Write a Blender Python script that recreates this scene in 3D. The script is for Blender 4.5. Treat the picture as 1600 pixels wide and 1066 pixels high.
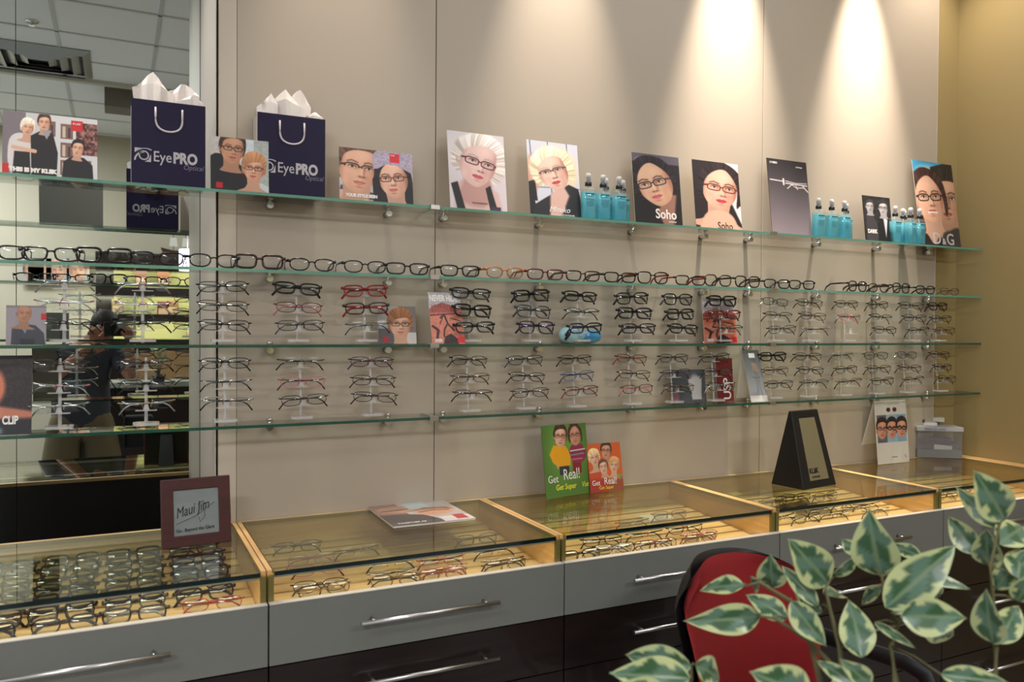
import bpy, math, random
import numpy as np
from mathutils import Vector, Matrix, Euler
for o in list(bpy.data.objects): bpy.data.objects.remove(o)
SC = bpy.context.scene
COL = SC.collection
R = math.radians
rnd = random.Random(7)
# ---------------------------------------------------------------- camera
CAM_D, CAM_H, YAW, PITCH, ROLL, FPX = 2.3952, 1.5061, .4574, -.0142, .0065, 1258.17
_f = Vector((math.sin(YAW)*math.cos(PITCH), math.cos(YAW)*math.cos(PITCH), math.sin(PITCH)))
_r = Vector((math.cos(YAW), -math.sin(YAW), 0)); _u = _r.cross(_f)
C_R = _r*math.cos(ROLL)+_u*math.sin(ROLL); C_U = -_r*math.sin(ROLL)+_u*math.cos(ROLL); C_F = _f
C_P = Vector((0, -CAM_D, CAM_H))
cd = bpy.data.cameras.new('camera'); cam = bpy.data.objects.new('camera', cd); COL.objects.link(cam)
cd.sensor_width = 36; cd.lens = FPX/1600*36; cd.clip_start = .01; cd.clip_end = 60
M4 = Matrix.Identity(4)
for i, v in enumerate((C_R, C_U, -C_F)):
    for j in range(3): M4[j][i] = v[j]
M4.translation = C_P; cam.matrix_world = M4
SC.camera = cam
cd.dof.use_dof = True; cd.dof.focus_distance = 2.75; cd.dof.aperture_fstop = 4.5
def ray(px, py): return C_F + C_R*((px-800)/FPX) + C_U*((533-py)/FPX)
def at_y(px, py, y):
    d = ray(px, py); return C_P + d*((y+CAM_D)/d.y)
def at_z(px, py, z):
    d = ray(px, py); return C_P + d*((z-CAM_H)/d.z)
def at_d(px, py, t): return C_P + ray(px, py)*t
def s2l(c): return tuple(((v/255)/12.92 if v/255 <= .04045 else ((v/255+.055)/1.055)**2.4) for v in c)
# ---------------------------------------------------------------- world, light, exposure
W = bpy.data.worlds.new('world'); SC.world = W; W.use_nodes = True
W.node_tree.nodes['Background'].inputs[0].default_value = (.93, .96, 1, 1)
W.node_tree.nodes['Background'].inputs[1].default_value = .9
SC.view_settings.view_transform = 'Standard'; SC.view_settings.look = 'None'
SC.view_settings.gamma = 1; SC.view_settings.use_curve_mapping = False
SC.view_settings.exposure = EXPOSURE = -.08
SC.cycles.transparent_max_bounces = 32; SC.cycles.max_bounces = 10
SC.cycles.caustics_reflective = False; SC.cycles.caustics_refractive = False
SC.cycles.sample_clamp_indirect = 4
CEIL = 3.45
def light(kind, name, loc, power, color, aim=None, **kw):
    l = bpy.data.lights.new(name, kind); l.energy = power; l.color = color
    for k, v in kw.items(): setattr(l, k, v)
    o = bpy.data.objects.new(name, l); COL.objects.link(o); o.location = loc
    if aim is not None: o.rotation_euler = (Vector(aim)-Vector(loc)).to_track_quat('-Z', 'Y').to_euler()
    return o
WARM = (1, .87, .74)
SPOTX = [(-.85, 150), (-.15, 140), (.58, 100), (1.34, 230), (2.09, 540), (2.80, 540)]
for sx, pw in SPOTX:
    light('SPOT', 'downlight_or_fill_lamp', (sx, -.17, CEIL-.03), pw, WARM, (sx, -.04, 2.0), spot_size=R(35), spot_blend=1, shadow_soft_size=.018)
light('SPOT', 'downlight_or_fill_lamp', (3.14, -.22, CEIL-.03), 48, WARM, (3.24, -.16, 1.5), spot_size=R(88), spot_blend=.8, shadow_soft_size=.03)
light('SPOT', 'downlight_or_fill_lamp', (-.25, .24, CEIL-.03), 130, (.95, .97, 1), (-.2, .12, 1.2), spot_size=R(70), spot_blend=.8, shadow_soft_size=.05)  # fill spot added over the recess, brightens backs seen in the mirror
# unseen fill lights added under the ceiling (behind and beside the camera)
for ax, ay, pw in ((1.9, -2.5, 5), (-1.7, -2.6, 38), (2.3, -4.4, 70), (-1.6, -4.6, 110), (1.55, -1.25, 10), (2.55, -1.1, 12)):
    light('AREA', 'ceiling_fill_light', (ax, ay, CEIL-.06), pw, (.97, .97, 1), (ax, ay, 0), shape='RECTANGLE', size=1.2, size_y=.6)
# ---------------------------------------------------------------- materials
MATS = {}
def nodes(m): return m.node_tree.nodes, m.node_tree.links
def pbr(name, col, rough=.5, metal=0, spec=.5, coat=0, emit=None, es=0, trans=0, bump=0, bscale=200, alpha=1, ior=1.45, var=0, vscale=30):
    if name in MATS: return MATS[name]
    m = bpy.data.materials.new(name); m.use_nodes = True; n, l = nodes(m); b = n['Principled BSDF']
    c = s2l(col)
    b.inputs['Base Color'].default_value = (*c, 1); b.inputs['Roughness'].default_value = rough
    b.inputs['Metallic'].default_value = metal; b.inputs['Specular IOR Level'].default_value = spec
    b.inputs['Coat Weight'].default_value = coat; b.inputs['Transmission Weight'].default_value = trans
    b.inputs['IOR'].default_value = ior; b.inputs['Alpha'].default_value = alpha
    if emit: b.inputs['Emission Color'].default_value = (*s2l(emit), 1); b.inputs['Emission Strength'].default_value = es
    if bump or var:
        tc = n.new('ShaderNodeTexCoord'); nz = n.new('ShaderNodeTexNoise'); nz.inputs['Scale'].default_value = bscale; nz.inputs['Detail'].default_value = 3
        l.new(tc.outputs['Object'], nz.inputs['Vector'])
        if bump:
            bp = n.new('ShaderNodeBump'); bp.inputs['Strength'].default_value = bump; bp.inputs['Distance'].default_value = .002
            l.new(nz.outputs['Fac'], bp.inputs['Height']); l.new(bp.outputs[0], b.inputs['Normal'])
        if var:
            n2 = n.new('ShaderNodeTexNoise'); n2.inputs['Scale'].default_value = vscale; l.new(tc.outputs['Object'], n2.inputs['Vector'])
            hs = n.new('ShaderNodeHueSaturation'); mr = n.new('ShaderNodeMapRange')
            mr.inputs['To Min'].default_value = 1-var; mr.inputs['To Max'].default_value = 1+var
            l.new(n2.outputs['Fac'], mr.inputs[0]); l.new(mr.outputs[0], hs.inputs['Value']); hs.inputs['Color'].default_value = (*c, 1)
            l.new(hs.outputs[0], b.inputs['Base Color'])
    MATS[name] = m; return m
def thinglass(name, tint=(.93, .97, .95), rough=.02, ior=1.45, haze=0., hazecol=(.8, .8, .8)):
    """thin clear sheet: tinted transparency under a fresnel reflection, optional milky haze"""
    if name in MATS: return MATS[name]
    m = bpy.data.materials.new(name); m.use_nodes = True; n, l = nodes(m); n.clear()
    out = n.new('ShaderNodeOutputMaterial'); tr = n.new('ShaderNodeBsdfTransparent'); tr.inputs[0].default_value = (*tint, 1)
    gl = n.new('ShaderNodeBsdfGlossy'); gl.inputs['Roughness'].default_value = rough
    fr = n.new('ShaderNodeFresnel'); ge = n.new('ShaderNodeNewGeometry'); mi = n.new('ShaderNodeMix'); mi.data_type = 'FLOAT'
    mi.inputs[2].default_value = ior; mi.inputs[3].default_value = 1/ior; l.new(ge.outputs['Backfacing'], mi.inputs[0]); l.new(mi.outputs[0], fr.inputs['IOR'])
    mx = n.new('ShaderNodeMixShader'); l.new(fr.outputs[0], mx.inputs[0]); l.new(gl.outputs[0], mx.inputs[2])
    if haze:
        df = n.new('ShaderNodeBsdfDiffuse'); df.inputs[0].default_value = (*hazecol, 1)
        m2 = n.new('ShaderNodeMixShader'); m2.inputs[0].default_value = haze
        l.new(tr.outputs[0], m2.inputs[1]); l.new(df.outputs[0], m2.inputs[2]); l.new(m2.outputs[0], mx.inputs[1])
    else: l.new(tr.outputs[0], mx.inputs[1])
    l.new(mx.outputs[0], out.inputs[0]); MATS[name] = m; return m
def vcolmat(name, rough=.4, coat=0., trans=0.):
    if name in MATS: return MATS[name]
    m = bpy.data.materials.new(name); m.use_nodes = True; n, l = nodes(m); b = n['Principled BSDF']
    a = n.new('ShaderNodeAttribute'); a.attribute_name = 'Col'; l.new(a.outputs['Color'], b.inputs['Base Color'])
    b.inputs['Roughness'].default_value = rough; b.inputs['Coat Weight'].default_value = coat
    MATS[name] = m; return m
def woodmat(name, c1, c2, scale=6, rough=.35, axis='X', coat=.2):
    if name in MATS: return MATS[name]
    m = bpy.data.materials.new(name); m.use_nodes = True; n, l = nodes(m); b = n['Principled BSDF']
    tc = n.new('ShaderNodeTexCoord'); mp = n.new('ShaderNodeMapping')
    mp.inputs['Scale'].default_value = {'X': (1, 14, 14), 'Y': (14, 1, 14), 'Z': (14, 14, 1)}[axis]
    nz = n.new('ShaderNodeTexNoise'); nz.inputs['Scale'].default_value = scale; nz.inputs['Detail'].default_value = 5
    cr = n.new('ShaderNodeValToRGB'); cr.color_ramp.elements[0].position = .3; cr.color_ramp.elements[1].position = .7
    cr.color_ramp.elements[0].color = (*s2l(c1), 1); cr.color_ramp.elements[1].color = (*s2l(c2), 1)
    l.new(tc.outputs['Object'], mp.inputs[0]); l.new(mp.outputs[0], nz.inputs[0]); l.new(nz.outputs['Fac'], cr.inputs[0]); l.new(cr.outputs[0], b.inputs['Base Color'])
    b.inputs['Roughness'].default_value = rough; b.inputs['Coat Weight'].default_value = coat
    MATS[name] = m; return m
m_beige = pbr('beige_laminate', (183, 171, 155), .42, spec=.5, bump=.06, bscale=350)
m_column = pbr('pale_column_paint', (204, 192, 176), .5)
m_olive = pbr('olive_paint', (158, 140, 96), .55, bump=.05, bscale=300)
m_seam = pbr('dark_seam', (50, 44, 38), .8)
m_ceil = pbr('ceiling_tile', (238, 242, 244), .8, bump=.2, bscale=120)
m_grid = pbr('ceiling_grid', (200, 204, 204), .5)
m_floor = pbr('grey_carpet', (150, 150, 150), .95, bump=.4, bscale=400, var=.2)
m_glass = thinglass('shelf_glass', (.93, .965, .945))
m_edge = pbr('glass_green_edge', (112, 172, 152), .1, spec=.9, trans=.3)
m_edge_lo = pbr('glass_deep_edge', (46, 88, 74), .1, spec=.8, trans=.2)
m_edge_dk = pbr('glass_dark_edge', (10, 30, 28), .12, spec=.8)
m_top = thinglass('counter_glass', (.86, .89, .82), ior=1.5)
m_front = thinglass('front_pane', (.95, .96, .93))
m_lens = thinglass('lens_glass', (.94, .95, .95), ior=1.45)
m_acryl = thinglass('clear_acrylic', (.93, .93, .93), ior=1.5, haze=.34, hazecol=(1, .98, .98))
m_mirror = pbr('mirror_silver', (222, 230, 226), .0, metal=1)
m_chrome = pbr('chrome', (215, 215, 215), .18, metal=1)
m_steel = pbr('brushed_steel', (200, 198, 195), .3, metal=1)
m_grey = pbr('grey_laminate', (117, 119, 114), .4, var=.03)
m_alu = pbr('pale_edge_strip', (215, 210, 205), .35, metal=.3)
m_dark = woodmat('espresso_wood', (22, 14, 12), (34, 22, 18), 5, .35, 'X')
m_maple = woodmat('maple_wood', (216, 174, 114), (234, 198, 142), 5, .35, 'X')
m_mapleY = woodmat('maple_wood_side', (216, 168, 104), (234, 192, 132), 5, .35, 'Y')
m_groove = pbr('tray_groove', (92, 52, 22), .7)
m_black = pbr('black_plastic', (18, 18, 19), .4)
m_blackg = pbr('gloss_black', (14, 13, 14), .15)
m_white = pbr('white_card', (226, 222, 214), .5)
# ---------------------------------------------------------------- mesh helpers
class MB:
    def __init__(s): s.v = []; s.f = []; s.m = []; s.sm = []
    def add(s, vs, fs, mi=0, smooth=False):
        b = len(s.v); s.v += [tuple(v) for v in vs]
        for f in fs: s.f.append(tuple(b+i for i in f)); s.m.append(mi); s.sm.append(smooth)
        return s
    def box(s, x0, x1, y0, y1, z0, z1, mi=0, M=None, fm=None):
        vs = [Vector((x, y, z)) for x in (x0, x1) for y in (y0, y1) for z in (z0, z1)]
        if M is not None: vs = [M @ v for v in vs]
        fs = [(0, 1, 3, 2), (4, 6, 7, 5), (0, 4, 5, 1), (2, 3, 7, 6), (0, 2, 6, 4), (1, 5, 7, 3)]  # -x +x -y +y -z +z
        b = len(s.v); s.v += [tuple(v) for v in vs]
        for i, f in enumerate(fs): s.f.append(tuple(b+k for k in f)); s.m.append(fm[i] if fm else mi); s.sm.append(False)
        return s
    def tube(s, pts, rx, rz=None, n=8, closed=False, mi=0, caps=True, up=(0, 0, 1)):
        pts = [Vector(p) for p in pts]; N = len(pts); up = Vector(up)
        rx = rx if isinstance(rx, (list, tuple)) else [rx]*N
        rz = rx if rz is None else (rz if isinstance(rz, (list, tuple)) else [rz]*N)
        vs = []
        for i, p in enumerate(pts):
            t = (pts[(i+1) % N]-pts[i-1]) if closed else (pts[min(i+1, N-1)]-pts[max(i-1, 0)])
            t = t.normalized() if t.length > 1e-9 else Vector((1, 0, 0))
            a = t.cross(up)
            if a.length < .05: a = t.cross(Vector((0, 1, 0)))
            a.normalize(); b = a.cross(t).normalized()
            for k in range(n):
                q = 2*math.pi*k/n; vs.append(p + a*(rx[i]*math.cos(q)) + b*(rz[i]*math.sin(q)))
        fs = []
        for i in range(N if closed else N-1):
            j = (i+1) % N
            for k in range(n): fs.append((i*n+k, i*n+(k+1) % n, j*n+(k+1) % n, j*n+k))
        s.add(vs, fs, mi, True)
        if caps and not closed:
            b = len(s.v)-N*n
            s.f.append(tuple(b+k for k in range(n-1, -1, -1))); s.m.append(mi); s.sm.append(False)
            s.f.append(tuple(b+(N-1)*n+k for k in range(n))); s.m.append(mi); s.sm.append(False)
        return s
    def cyl(s, p0, p1, r, n=16, mi=0, r1=None): return s.tube([p0, p1], [r, r if r1 is None else r1], None, n, mi=mi)
    def lathe(s, prof, n=20, mi=0, c=(0, 0, 0), sx=1, sy=1, pw=2):
        vs = []; 
        for r, z in prof:
            for k in range(n):
                q = 2*math.pi*k/n; cx, sy_ = math.cos(q), math.sin(q)
                if pw != 2: e = 2/pw; cx = math.copysign(abs(cx)**e, cx); sy_ = math.copysign(abs(sy_)**e, sy_)
                vs.append((c[0]+r*cx*sx, c[1]+r*sy_*sy, c[2]+z))
        fs = [(i*n+k, i*n+(k+1) % n, (i+1)*n+(k+1) % n, (i+1)*n+k) for i in range(len(prof)-1) for k in range(n)]
        s.add(vs, fs, mi, True); b = len(s.v)-len(prof)*n
        s.f.append(tuple(b+k for k in range(n-1, -1, -1))); s.m.append(mi); s.sm.append(False)
        s.f.append(tuple(b+(len(prof)-1)*n+k for k in range(n))); s.m.append(mi); s.sm.append(False)
        return s
    def prism(s, poly, y0, y1, mi=0, M=None, side=None):   # poly in xz
        n = len(poly); vs = [Vector((x, y0, z)) for x, z in poly]+[Vector((x, y1, z)) for x, z in poly]
        if M is not None: vs = [M @ v for v in vs]
        b = len(s.v); s.v += [tuple(v) for v in vs]
        s.f.append(tuple(b+i for i in range(n))); s.m.append(mi); s.sm.append(False)
        s.f.append(tuple(b+n+i for i in range(n-1, -1, -1))); s.m.append(mi); s.sm.append(False)
        for i in range(n): s.f.append((b+i, b+n+i, b+n+(i+1) % n, b+(i+1) % n)); s.m.append(mi if side is None else side); s.sm.append(False)
        return s
    def mesh(s, name, mats):
        me = bpy.data.meshes.new(name); me.from_pydata(s.v, [], s.f)
        for m in (mats if isinstance(mats, (list, tuple)) else [mats]): me.materials.append(m)
        me.polygons.foreach_set('material_index', s.m); me.polygons.foreach_set('use_smooth', s.sm); me.update(); return me
    def obj(s, name, mats, parent=None, loc=(0, 0, 0), rot=(0, 0, 0)): return link(name, s.mesh(name, mats), parent, loc, rot)
def link(name, data, parent=None, loc=(0, 0, 0), rot=(0, 0, 0)):
    o = bpy.data.objects.new(name, data); COL.objects.link(o); o.parent = parent; o.location = loc; o.rotation_euler = rot; return o
def tag(o, label, cat, group=None, kind=None):
    o['label'] = label; o['category'] = cat
    if group: o['group'] = group
    if kind: o['kind'] = kind
    return o
def thing(name, label, cat, loc=(0, 0, 0), rot=(0, 0, 0), group=None): return tag(link(name, None, None, loc, rot), label, cat, group)
def struct(name, mb, mats): o = mb.obj(name, mats); o['kind'] = 'structure'; return o
def bevel(o, w=.002, seg=2):
    b = o.modifiers.new('bevel', 'BEVEL'); b.width = w; b.segments = seg; b.limit_method = 'ANGLE'; return o
def rrect(w, h, r, n=5, cx=0, cz=0):
    pts = []
    for sx, sz, a0 in ((1, 1, 0), (-1, 1, 90), (-1, -1, 180), (1, -1, 270)):
        for k in range(n+1):
            a = R(a0+90*k/n); pts.append((cx+sx*(w/2-r)+r*math.cos(a), cz+sz*(h/2-r)+r*math.sin(a)))
    return pts
def text(s, size, mat, parent, loc, rot=(R(90), 0, 0), align='LEFT', bold=0., sx=1., shear=0., spacing=1., ext=.0002):
    c = bpy.data.curves.new('lettering', 'FONT'); c.body = s; c.size = size; c.align_x = align; c.offset = bold; c.shear = shear; c.extrude = ext; c.space_character = spacing; c.resolution_u = 3
    t = bpy.data.objects.new('t', c); COL.objects.link(t); dg = bpy.context.evaluated_depsgraph_get()
    me = bpy.data.meshes.new_from_object(t.evaluated_get(dg)); bpy.data.objects.remove(t); bpy.data.curves.remove(c)
    me.materials.clear(); me.materials.append(mat); o = link('lettering', me, parent, loc, rot); o.scale = (sx, 1, 1); return o
def skin_obj(name, verts, edges, radii, mat, parent=None, sub=2, root=0):
    me = bpy.data.meshes.new(name); me.from_pydata([tuple(v) for v in verts], edges, []); o = link(name, me)
    sk = o.modifiers.new('s', 'SKIN'); sk.use_smooth_shade = True; sk.branch_smoothing = .4
    for i, r in enumerate(radii):
        d = me.skin_vertices[0].data[i]; d.radius = (r, r) if not isinstance(r, tuple) else r; d.use_root = (i == root)
    ss = o.modifiers.new('u', 'SUBSURF'); ss.levels = sub; ss.render_levels = sub
    dg = bpy.context.evaluated_depsgraph_get(); m2 = bpy.data.meshes.new_from_object(o.evaluated_get(dg)); bpy.data.objects.remove(o)
    m2.materials.clear(); m2.materials.append(mat)
    for p in m2.polygons: p.use_smooth = True
    return link(name, m2, parent)
ORD = ['first', 'second', 'third', 'fourth', 'fifth', 'sixth', 'seventh', 'eighth', 'ninth', 'tenth', 'eleventh', 'twelfth', 'thirteenth', 'fourteenth', 'fifteenth', 'sixteenth', 'seventeenth', 'eighteenth', 'nineteenth', 'twentieth', 'twenty-first', 'twenty-second', 'twenty-third', 'twenty-fourth', 'twenty-fifth', 'twenty-sixth', 'twenty-seventh']
# ================================================================ room shell
XL, XC1, XS2, XS3, XB, XR = .2568, .307, .9063, 2.262, 3.2785, 3.440   # wall corner, column edge, seams, panel end, right corner
MY = .45                     # mirror set back behind the wall face
YF = -5.9; XW = -3.0
struct('floor', MB().box(XW, XR, YF, MY+.03, -.05, 0), m_floor)
# ceiling of lay-in tiles with a grid
cm = MB().box(XW, XR+.12, YF, MY+.03, CEIL, CEIL+.05)
for i in range(12): x = -2.75+.6*i; cm.box(x-.011, x+.011, YF, MY, CEIL-.006, CEIL, 1)
for i in range(11): y = .2-.6*i; cm.box(XW, XR, y-.011, y+.011, CEIL-.006, CEIL, 1)
struct('ceiling', cm, [m_ceil, m_grid])
# panelled display wall: beige laminate boards on an olive painted wall
struct('wall_back', MB().box(XL, XR+.12, .012, MY+.03, 0, CEIL), m_olive)
struct('trim_1', MB().box(XL-.004, XC1, 0, .012, 0, CEIL).box(XL-.006, XL, .0, MY, 0, CEIL), m_column)
for k, (a, b) in enumerate(((XC1, XS2), (XS2, XS3), (XS3, XB))):
    bevel(struct('wall_panel_%s' % ('left', 'middle', 'right')[k], MB().box(a+.0012, b-.0012, 0, .011, 0, CEIL), m_beige), .001, 1)
struct('trim_2', MB().box(XB-.001, XB+.004, -.001, .012, 0, CEIL), m_alu)
struct('trim_3', MB().box(XL-.001, XL+.0015, -.0006, .0005, 0, CEIL), m_seam)
for k, x in enumerate((XS2, XS3)): struct('trim_%d' % (4+k), MB().box(x-.0012, x+.0012, .002, .012, 0, CEIL), m_seam)
struct('wall_right', MB().box(XR, XR+.12, YF, .012, 0, CEIL), m_olive)
struct('wall_left', MB().box(XW-.1, XW, YF, MY, 0, .5).box(XW-.1, XW, YF, MY, 2.7, CEIL).box(XW-.1, XW, -.3, MY, .5, 2.7).box(XW-.1, XW, YF, YF+.4, .5, 2.7), m_olive)
wf_ = MB()
for y in (-5.5, -4.2, -2.9, -1.6, -.33): wf_.box(XW-.06, XW-.02, y-.03, y+.03, .5, 2.7)
wf_.box(XW-.06, XW-.02, -5.5, -.3, .5, .54).box(XW-.06, XW-.02, -5.5, -.3, 2.66, 2.7); struct('added_window_1', wf_, m_alu)  # unseen window, added so that sky light fills the room
struct('wall_recess', MB().box(XW, XL, MY+.008, MY+.03, 0, CEIL), m_dark)
wm = MB().box(-1.3, -.2705, MY, MY+.006, .35, CEIL-.02).box(-.2685, XL-.008, MY, MY+.006, .35, CEIL-.02)
tag(wm.obj('wall_mirror', m_mirror), 'tall frameless wall mirror in the recess behind the left end of the glass shelves', 'mirror')
# far side of the room, seen only in the mirror
m_farwall = pbr('far_wall_paint', (188, 180, 160), .6)
m_far2 = pbr('soffit_paint', (120, 116, 104), .7)
struct('wall_front', MB().box(XW, XR, YF-.1, YF, 0, CEIL), m_farwall)
_d = ray(60, 113); _s = (CEIL-CAM_H)/_d.z; ty6 = 2*MY-(C_P+_d*_s).y
struct('trim_6', MB().box(XW, XR, ty6-.06, ty6, CEIL-.03, CEIL), pbr('ceiling_trim', (196, 194, 180), .6))
_a = at_y(157, 127, 0); struct('trim_7', MB().box(-.08, 1.4, ty6-.36, ty6-.10, CEIL-.17, CEIL-.002), m_far2)
# glass shelves
ZS = [1.8713, 1.6622, 1.4564, 1.2371]; DS = .120; TS = .008
JX = [-1.25, .858, 2.205, 3.43]
WHERE = ['top', 'second', 'third', 'lowest']; SEC = ['left', 'middle', 'right']
ZTOP = [z+TS/2 for z in ZS]
for s, z in enumerate(ZS):
    for k in range(3):
        a, b = JX[k]+.0015, JX[k+1]-.0015
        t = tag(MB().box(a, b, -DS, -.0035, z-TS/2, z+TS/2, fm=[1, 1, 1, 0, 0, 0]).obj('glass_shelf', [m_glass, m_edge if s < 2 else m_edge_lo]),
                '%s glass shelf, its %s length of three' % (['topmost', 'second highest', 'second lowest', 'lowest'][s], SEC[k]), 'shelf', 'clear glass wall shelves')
# shelf clamps on the wall and the joint connectors at the front edge
BRX = [at_y(p, 440, -.01).x for p in (420, 604, 690, 840, 985, 1096, 1166, 1272, 1366, 1446, 1516)]
BRN = ['under the small couple portrait', 'below the knitted hat poster', 'beside the left joint', 'below the curly blonde poster', 'below the first dark haired poster', 'below the white edged poster', 'beside the right joint', 'below the three bottles', 'below the small dark poster', 'below the four bottles', 'nearest the olive corner']
cl = MB().cyl((0, .0005, -.0155), (0, -.036, -.0150), .0095, 16).cyl((0, -.026, -.022), (0, -.026, .011), .0045, 10).cyl((0, -.026, .0042), (0, -.026, .0105), .009, 14).mesh('shelf_clamp', m_chrome)
for s in range(4):
    for k, x in enumerate(BRX):
        tag(link('shelf_clamp', cl, None, (x, 0, ZS[s])), 'chrome shelf clamp on the %s shelf, %s from the left' % (WHERE[s], ORD[k]), 'clamp', 'chrome clamps holding the glass shelves')
cj = MB().box(-.014, .014, -.126, -.105, .0042, .0065).box(-.014, .014, -.126, -.105, -.0065, -.0042).box(-.014, .014, -.128, -.1205, -.0065, .0065).mesh('joint_connector', m_steel)
for s in range(4):
    for k in (1, 2):
        tag(link('joint_connector', cj, None, (JX[k], 0, ZS[s])), 'silver connector at the %s joint of the %s glass shelf' % (SEC[k-1] if k == 1 else 'right', WHERE[s]), 'connector', 'connectors at the shelf joints')
# ---------------------------------------------------------------- display counters
UW = .762; UX0 = .3068; ZT = .9552
TB, TF = .888, .852        # tray height at back and front
def tray_z(y): return TB + (TF-TB)*((-y-.015)/.5)
GRN = ['directly before the wall mirror', 'under the open magazine', 'under the green and orange cards', 'under the black pyramid display', 'in the right corner under the grey box']
def cabinet(k):
    x0 = UX0+(k-1)*UW; cx = x0+UW/2
    t = thing('display_cabinet', 'glass topped maple display counter with grey drawer, %s' % GRN[k], 'cabinet', (cx, 0, 0), group='row of display counters')
    h = UW/2-.0015; T = .011
    for sx in (-1, 1):
        a, b = sorted((sx*h, sx*(h-T)))
        MB().box(a, b, -.518, -.003, .745, ZT).obj('side_panel', m_mapleY, t)
        MB().box(a, b, -.518, -.003, .06, .745).obj('side_panel', m_dark, t)['label'] = 'dark lower side panel'
    MB().box(-h+T, h-T, -.015, -.003, .745, ZT).obj('back_panel', m_maple, t)
    MB().box(-h, h, -.0028, -.0008, .06, ZT-.012).obj('outer_back', m_dark, t)
    # slatted tray
    tm = MB(); n = 9
    for i in range(n):
        ya = -.016-.5*i/n; yb = -.016-.5*(i+1)/n+.0145
        za, zb = tray_z(ya)+.002, tray_z(yb)+.001
        w = h-T-.001
        tm.add([(-w, ya, za), (w, ya, za), (w, yb, zb), (-w, yb, zb), (-w, ya, za-.012), (w, ya, za-.012), (w, yb, zb-.012), (-w, yb, zb-.012)],
               [(0, 3, 2, 1), (4, 5, 6, 7), (0, 1, 5, 4), (3, 7, 6, 2), (0, 4, 7, 3), (1, 2, 6, 5)], 0)
    tm.box(-h+T+.001, h-T-.001, -.515, -.016, .832, .838, 1)
    tm.obj('slatted_tray', [m_maple, m_groove], t)
    g = MB().box(-h+T+.003, h-T-.003, -.530, -.017, ZT-.0105, ZT-.0005, fm=[2, 2, 1, 2, 0, 0])
    g.obj('glass_top', [m_top, m_edge_dk, pbr('olive_glass_edge', (142, 132, 86), .2, trans=.2)], t)
    MB().box(-h+.004, h-.004, -.5275, -.5195, .842, ZT-.011, fm=[1, 1, 0, 0, 0, 0]).obj('front_glass', [m_front, pbr('pane_edge', (120, 118, 72), .3)], t)
    for sx in (-1, 1):
        a, b = sorted((sx*(h-.001), sx*(h-.013))); MB().box(a, b, -.529, -.5187, .842, ZT-.011).obj('corner_post', pbr('bronze_post', (128, 118, 66), .35, metal=.4), t)
    MB().box(-h+T+.004, h-T-.004, -.516, -.508, ZT-.0185, ZT-.0112, fm=[1, 1, 1, 1, 0, 1]).obj('light_strip', [pbr('led_cover', (255, 225, 180), .5, emit=(255, 214, 160), es=.9), m_alu], t)
    # drawers
    def drawer(z0, z1, mat, grey):
        d = MB().box(-h+.0005, h-.0005, -.548, -.530, z0, z1-.002, 0).box(-h+.0005, h-.0005, -.549, -.530, z1-.002, z1, 1).obj('drawer', [mat, m_alu if grey else mat], t)
        if not grey: d['label'] = 'dark brown drawer'
        z = z1-.066
        MB().cyl((-.177, -.578, z), (.177, -.578, z), .0055, 14).cyl((-.145, -.578, z), (-.145, -.548, z), .0045, 10).cyl((.145, -.578, z), (.145, -.548, z), .0045, 10).obj('handle', m_steel, d)
    drawer(.7475, .887, m_grey, True)
    drawer(.603, .7445, m_dark, False); drawer(.36, .600, m_dark, False); drawer(.10, .357, m_dark, False)
    MB().box(-h+.01, h-.01, -.50, -.05, 0, .098).obj('plinth', m_dark, t)
    light('AREA', 'counter_lamp', (cx, -.500, ZT-.020), LAMP_W, (1, .84, .60), (cx, -.485, .80), shape='RECTANGLE', size=.68, size_y=.012)
    return t
LAMP_W = .42
for k in range(0, 5): cabinet(k)
# right return: short filler between the last counter and the side wall
bevel(tag(MB().box(UX0+4*UW+.001, XR-.002, -.545, -.003, 0, ZT-.002).obj('filler_panel', m_mapleY), 'narrow maple filler strip between the counters and the olive side wall', 'panel'))
# ================================================================ eyeglasses
GC = {'black': (16, 15, 17), 'dark brown': (52, 30, 24), 'purple': (58, 26, 84), 'navy': (28, 34, 70), 'teal': (40, 92, 104), 'red': (150, 30, 36), 'pink': (196, 104, 112), 'amber': (170, 100, 48),
      'grey': (86, 88, 94), 'silver': (170, 170, 172), 'bronze': (110, 84, 60), 'burgundy': (88, 22, 34), 'blue': (52, 84, 140), 'white': (215, 210, 205), 'gold': (180, 140, 70)}
METALC = {'silver', 'bronze', 'gold', 'grey'}
def gmat(c): return pbr('frame_'+c.replace(' ', '_'), GC[c], .28 if c in METALC else .22, metal=.7 if c in METALC else 0, spec=.6)
def sup(a, b, p, n=24, taper=.1, lift=0):
    out = []
    for k in range(n):
        q = 2*math.pi*k/n; c, s_ = math.cos(q), math.sin(q)
        z = b*math.copysign(abs(s_)**(2/p), s_); x = a*math.copysign(abs(c)**(2/p), c)*(1+taper*z/b)
        out.append((x, z+lift*x))
    return out
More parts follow.
